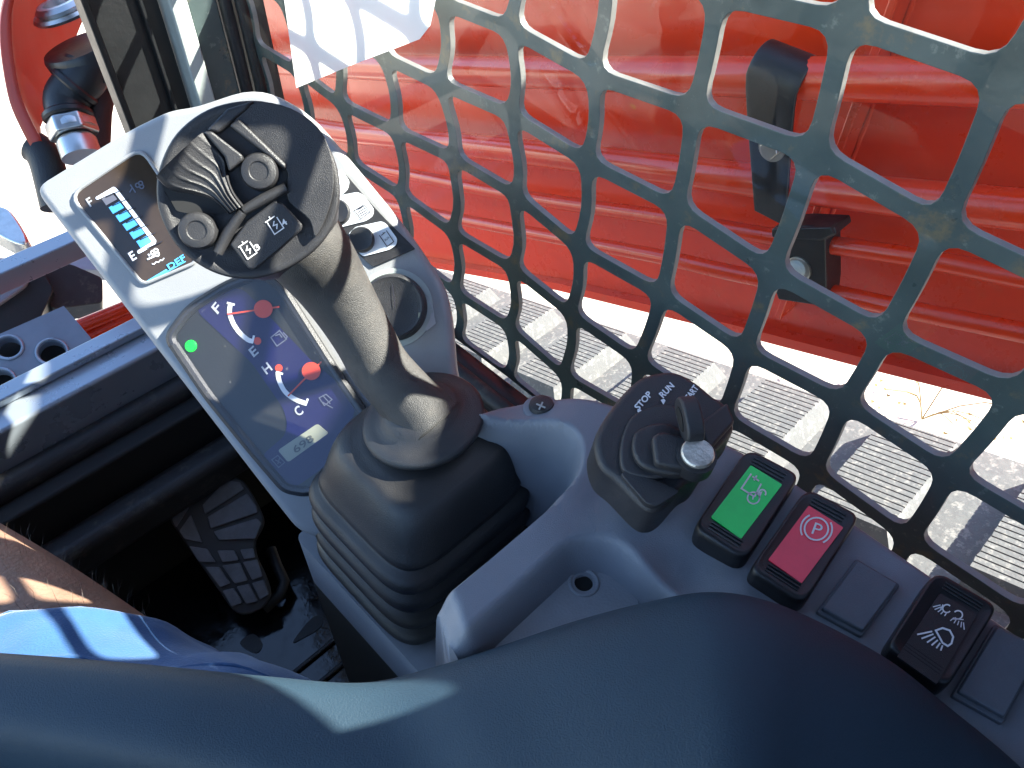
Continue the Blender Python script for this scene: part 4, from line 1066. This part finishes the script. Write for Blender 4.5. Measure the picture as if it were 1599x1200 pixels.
# ================================================================== JOYSTICK
def joystick():
    t = thing('joystick', 'black right hand control lever with thumb roller, buttons and rubber bellows boot', 'joystick')
    # --- boot: rounded square bellows on the console, closing to a round neck
    cb = np.array([.139, .2055, 0.])
    prof = [(-.440, .046, .044, 5), (-.4175, .0505, .0480, 5)]
    for q in range(4):                       # four crisp folds
        zc = -.4115 + q * .0168; w_ = .0530 - .0013 * q; v_ = .0510 - .0008 * q
        prof += [(zc - .0040, w_ - .0012, v_ - .0012, 5.2), (zc, w_, v_, 5.2), (zc + .0045, w_ - .0010, v_ - .001, 5.2), (zc + .0068, w_ - .0042, v_ - .0042, 5.2), (zc + .0082, w_ - .0056, v_ - .0056, 5.2), (zc + .0100, w_ - .0046, v_ - .0046, 5.2)]
    prof += [(-.3455, .0432, .0424, 4.6), (-.340, .0424, .0415, 4.2), (-.333, .0412, .0402, 3.8), (-.3265, .0392, .0382, 3.3), (-.3235, .0362, .0355, 2.9), (-.3222, .0322, .0320, 2.5), (-.3205, .0290, .0290, 2.1), (-.3190, .0200, .0200, 2)]
    n = 72; V = []; Fc = []
    pr = cat(prof, 2, False)
    for zz, a, b, e in pr:
        sh = max(0, (zz + .36) / .05)
        c = cb + np.array([.012 * sh, .006 * sh, zz])
        for j in range(n):
            th = 2 * math.pi * j / n; cs, sn = math.cos(th), math.sin(th)
            V.append(c + np.array([a * np.sign(cs) * abs(cs) ** (2 / e), b * np.sign(sn) * abs(sn) ** (2 / e), 0]))
    for i in range(len(pr) - 1):
        for j in range(n): Fc.append([i * n + j, i * n + (j + 1) % n, (i + 1) * n + (j + 1) % n, (i + 1) * n + j])
    Fc.append(list(range((len(pr) - 1) * n, len(pr) * n)))
    bo = obj('boot', V, Fc, m_boot, t, sharp=0)
    # --- grip
    hc = at(388, 296, .325)
    path_px = [(654, 690, .412), (644, 662, .4085), (632, 640, .406), (617, 615, .4035), (595, 575, .400), (570, 530, .395), (545, 487, .389), (520, 447, .382), (496, 412, .374), (466, 374, .362), (436, 340, .352)]
    fc = np.array([.1515, .2125, -.3125]); fa = nrm([-.10, .12, 1])
    g0 = at(*path_px[4]); ga = nrm(g0 - fc)
    path = cat([fc - ga * .006, fc + ga * .004, fc + ga * .014] + [at(*p) for p in path_px[4:]], 4, False)
    rad_px = [70, 61, 56, 54, 54, 57, 62, 68, 72, 64]
    rp = cat([(r, 0) for r in rad_px], 4, False)
    rad = [r[0] * .342 / F for r in rp]
    tube('grip', path, rad, m_grip, t, n=40, ell=1.05, sharp=0)
    # raised seam along the grip
    off = [at(*p) for p in [(655, 735, .372), (632, 672, .362), (605, 620, .358), (575, 560, .347), (540, 495, .335), (515, 445, .325), (490, 410, .318)]]
    ax = nrm(path[len(path) // 2] - path[4])
    # --- flange
    lathe('flange', fc, fa, [(.010, -.005), (.0300, -.0055), (.0318, -.003), (.0320, -.0008), (.0305, .0010), (.0265, .0018), (.0225, .0032), (.0200, .0055), (.0180, .0085), (.010, .010)], m_blk, t, n=64, sharp=60)
    # --- head: dished disc facing the operator
    hn = nrm(-ray(388, 296) + .10 * (M @ np.array([-.8, -.5, 0])))
    hp = Plane(hc, hn)
    outl = [(388, 156), (440, 165), (490, 195), (522, 245), (532, 300), (522, 350), (492, 392), (440, 425), (385, 437), (330, 425), (282, 392), (255, 350), (244, 310), (248, 262), (275, 208), (325, 170)]
    top = [hp.pt(x, y) for x, y in cat(outl, 5)]
    N = len(top); c = sum(top) / N
    ring = lambda s, h, sh=(0, 0, 0): [(p - c) * s + c + hn * h + np.array(sh) for p in top]
    dn = nrm(path[-8] - path[-1]) * .018
    V = ring(.55, -.032, dn) + ring(.84, -.020, dn * .6) + ring(.965, -.009) + ring(1.0, -.003) + ring(.992, -.0006) + ring(.965, .0002) + ring(.90, -.0008) + ring(.80, -.0016) + ring(.4, -.002)
    Fc = []
    for k in range(8):
        for i in range(N): Fc.append([k * N + i, k * N + (i + 1) % N, (k + 1) * N + (i + 1) % N, (k + 1) * N + i])
    Fc += [list(range(N))[::-1], list(range(8 * N, 9 * N))]
    h = obj('head', V, Fc, m_blk, t, sharp=0)
    z = zo(200, 130, 3.0)
    P = lambda L, hh=0: [hp.pt(x, y, hh) for x, y in z(L)]
    # sunken left part is suggested by the raised right plateau
    pl_out = [(500, 185), (600, 95), (760, 120), (890, 210), (950, 330), (965, 470), (940, 600), (880, 720), (850, 640), (760, 560), (745, 490), (740, 400), (600, 280)]
    prism('plateau', P([tuple(a) for a in cat(pl_out, 4)], .0022), -hn * .006, m_blk, h, bevel=.0016)
    prism('plateau_edge', P([(478, 205), (520, 170), (745, 385), (740, 412)], .0040), -hn * .006, m_blk, h, bevel=.0012)
    prism('thumb_ridge', P([(370, 225), (470, 125), (595, 85), (560, 130), (430, 240)], .0034), -hn * .006, m_blk, h, bevel=.0018)
    # ribbed thumb roller: saddle surface with ridges
    A = [np.array(p) for p in cat(z([(142, 445), (200, 500), (300, 520), (380, 540), (430, 570), (475, 615)]), 4, False)]
    B = [np.array(p) for p in cat(z([(360, 238), (420, 290), (465, 350), (470, 420), (500, 510), (548, 578)]), 4, False)]
    K = 49; V = []; Fc = []; L = len(A)
    for i in range(L):
        s = i / (L - 1)
        for j in range(K):
            u = j / (K - 1); p = A[i] * (1 - u) + B[i] * u
            hump = .0105 - .0045 * math.sin(math.pi * min(1, s * 1.05)) - .0015 * s
            e = math.sin(math.pi * u) ** .35
            rib = .0009 * max(0, math.cos((u * 6 - .5) * 2 * math.pi)) ** 3
            V.append(hp.pt(p[0], p[1], -.002 + hump * (.55 + .45 * e) + rib * (.25 + .75 * s)))
    for i in range(L - 1):
        for j in range(K - 1): Fc.append([i * K + j, i * K + j + 1, (i + 1) * K + j + 1, (i + 1) * K + j])
    b = len(V); loop = [i for i in range(K)] + [i * K + K - 1 for i in range(1, L)] + [(L - 1) * K + j for j in range(K - 2, -1, -1)] + [i * K for i in range(L - 2, 0, -1)]
    for q in loop: V.append(np.array(V[q]) - hn * .014)
    m_ = len(loop)
    for i in range(m_): Fc.append([loop[i], loop[(i + 1) % m_], b + (i + 1) % m_, b + i])
    obj('thumb_roller', V, Fc, m_blk, t, sharp=50)
    prism('roller_shoulder', P([(360, 236), (400, 232), (545, 345), (545, 370), (480, 420), (460, 350)], .0058), -hn * .009, m_blk, t, bevel=.002)
    # well behind the roller
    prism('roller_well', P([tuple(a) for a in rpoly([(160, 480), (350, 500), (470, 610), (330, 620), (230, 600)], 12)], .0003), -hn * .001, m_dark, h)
    for q in ((620, 420), (335, 693)):
        c2 = hp.pt(*z([q])[0], 0)
        ax2 = nrm(hn + .06 * (M @ np.array([-.5, -.5, 0])))
        lathe('thumb_button', c2, ax2, [(.0075, -.002), (.0075, .0042), (.0068, .0058), (.0052, .0063), (.0040, .0063), (.0036, .0059), (.001, .0059)], m_blk, t, n=40)
    tube('divider_rib', [hp.pt(*q, .003) for q in z([(745, 492), (640, 545), (545, 600)])], [.0022, .0024, .002], m_blk, h, n=12)
    tube('divider_rib', [hp.pt(*q, .003) for q in z([(540, 605), (480, 690), (425, 795)])], [.002, .0024, .0022], m_blk, h, n=12)
    pad = [(482, 755), (560, 650), (690, 552), (730, 565), (820, 665), (815, 690), (690, 800), (600, 872), (570, 870)]
    pd = prism('label_pad', P([tuple(a) for a in rpoly(pad, 10)], .0042), -hn * .006, m_blk, t, bevel=.0012)
    pp = Plane(hc + hn * .0042, hn)
    for x, y, d in ((552, 778, '3'), (678, 662, '4')):
        q = lambda L: z([(x + a, y + b_) for a, b_ in L])
        strokes('cylinder_icon', pp, [q([(-24, -8), (10, 47), (53, 17), (20, -34)]), q([(-34, -8), (10, -38)]), q([(-16, -36), (-8, -22)])], 1.7, m_wht, pd, .0004)
        strokes('bolt_icon', pp, [q([(8, -16), (4, 6), (22, 0), (20, 22)])], 1.8, m_wht, pd, .0004)
        text('number_mark', pp, d, z([(x + 52, y + 10)])[0], z([(x + 72, y - 4)])[0], 9.5, m_wht, pd, .0004, bold=.02)
joystick()

# ------------------------------------------------------------------ origins at each thing's base, then lift to real height
bpy.context.view_layer.update()
for o in list(S.objects):
    if o.parent is not None or o.type not in ('EMPTY', 'MESH'): continue
    fam = [o] + list(o.children_recursive); pts = []
    for q in fam:
        if q.type == 'MESH':
            mw = q.matrix_world
            pts += [mw @ Vector(b) for b in q.bound_box]
    if not pts: continue
    a = Vector([min(p[i] for p in pts) for i in range(3)]); b = Vector([max(p[i] for p in pts) for i in range(3)])
    c = Vector(((a.x + b.x) / 2, (a.y + b.y) / 2, a.z))
    if o.get('kind') == 'structure': c = Vector((0, 0, 0))
    if o.type == 'MESH': o.data.transform(Matrix.Translation(-c))
    for ch in o.children: ch.location -= c
    o.location += c
for o in S.objects:
    if o.parent is None: o.location.z += CAM_H
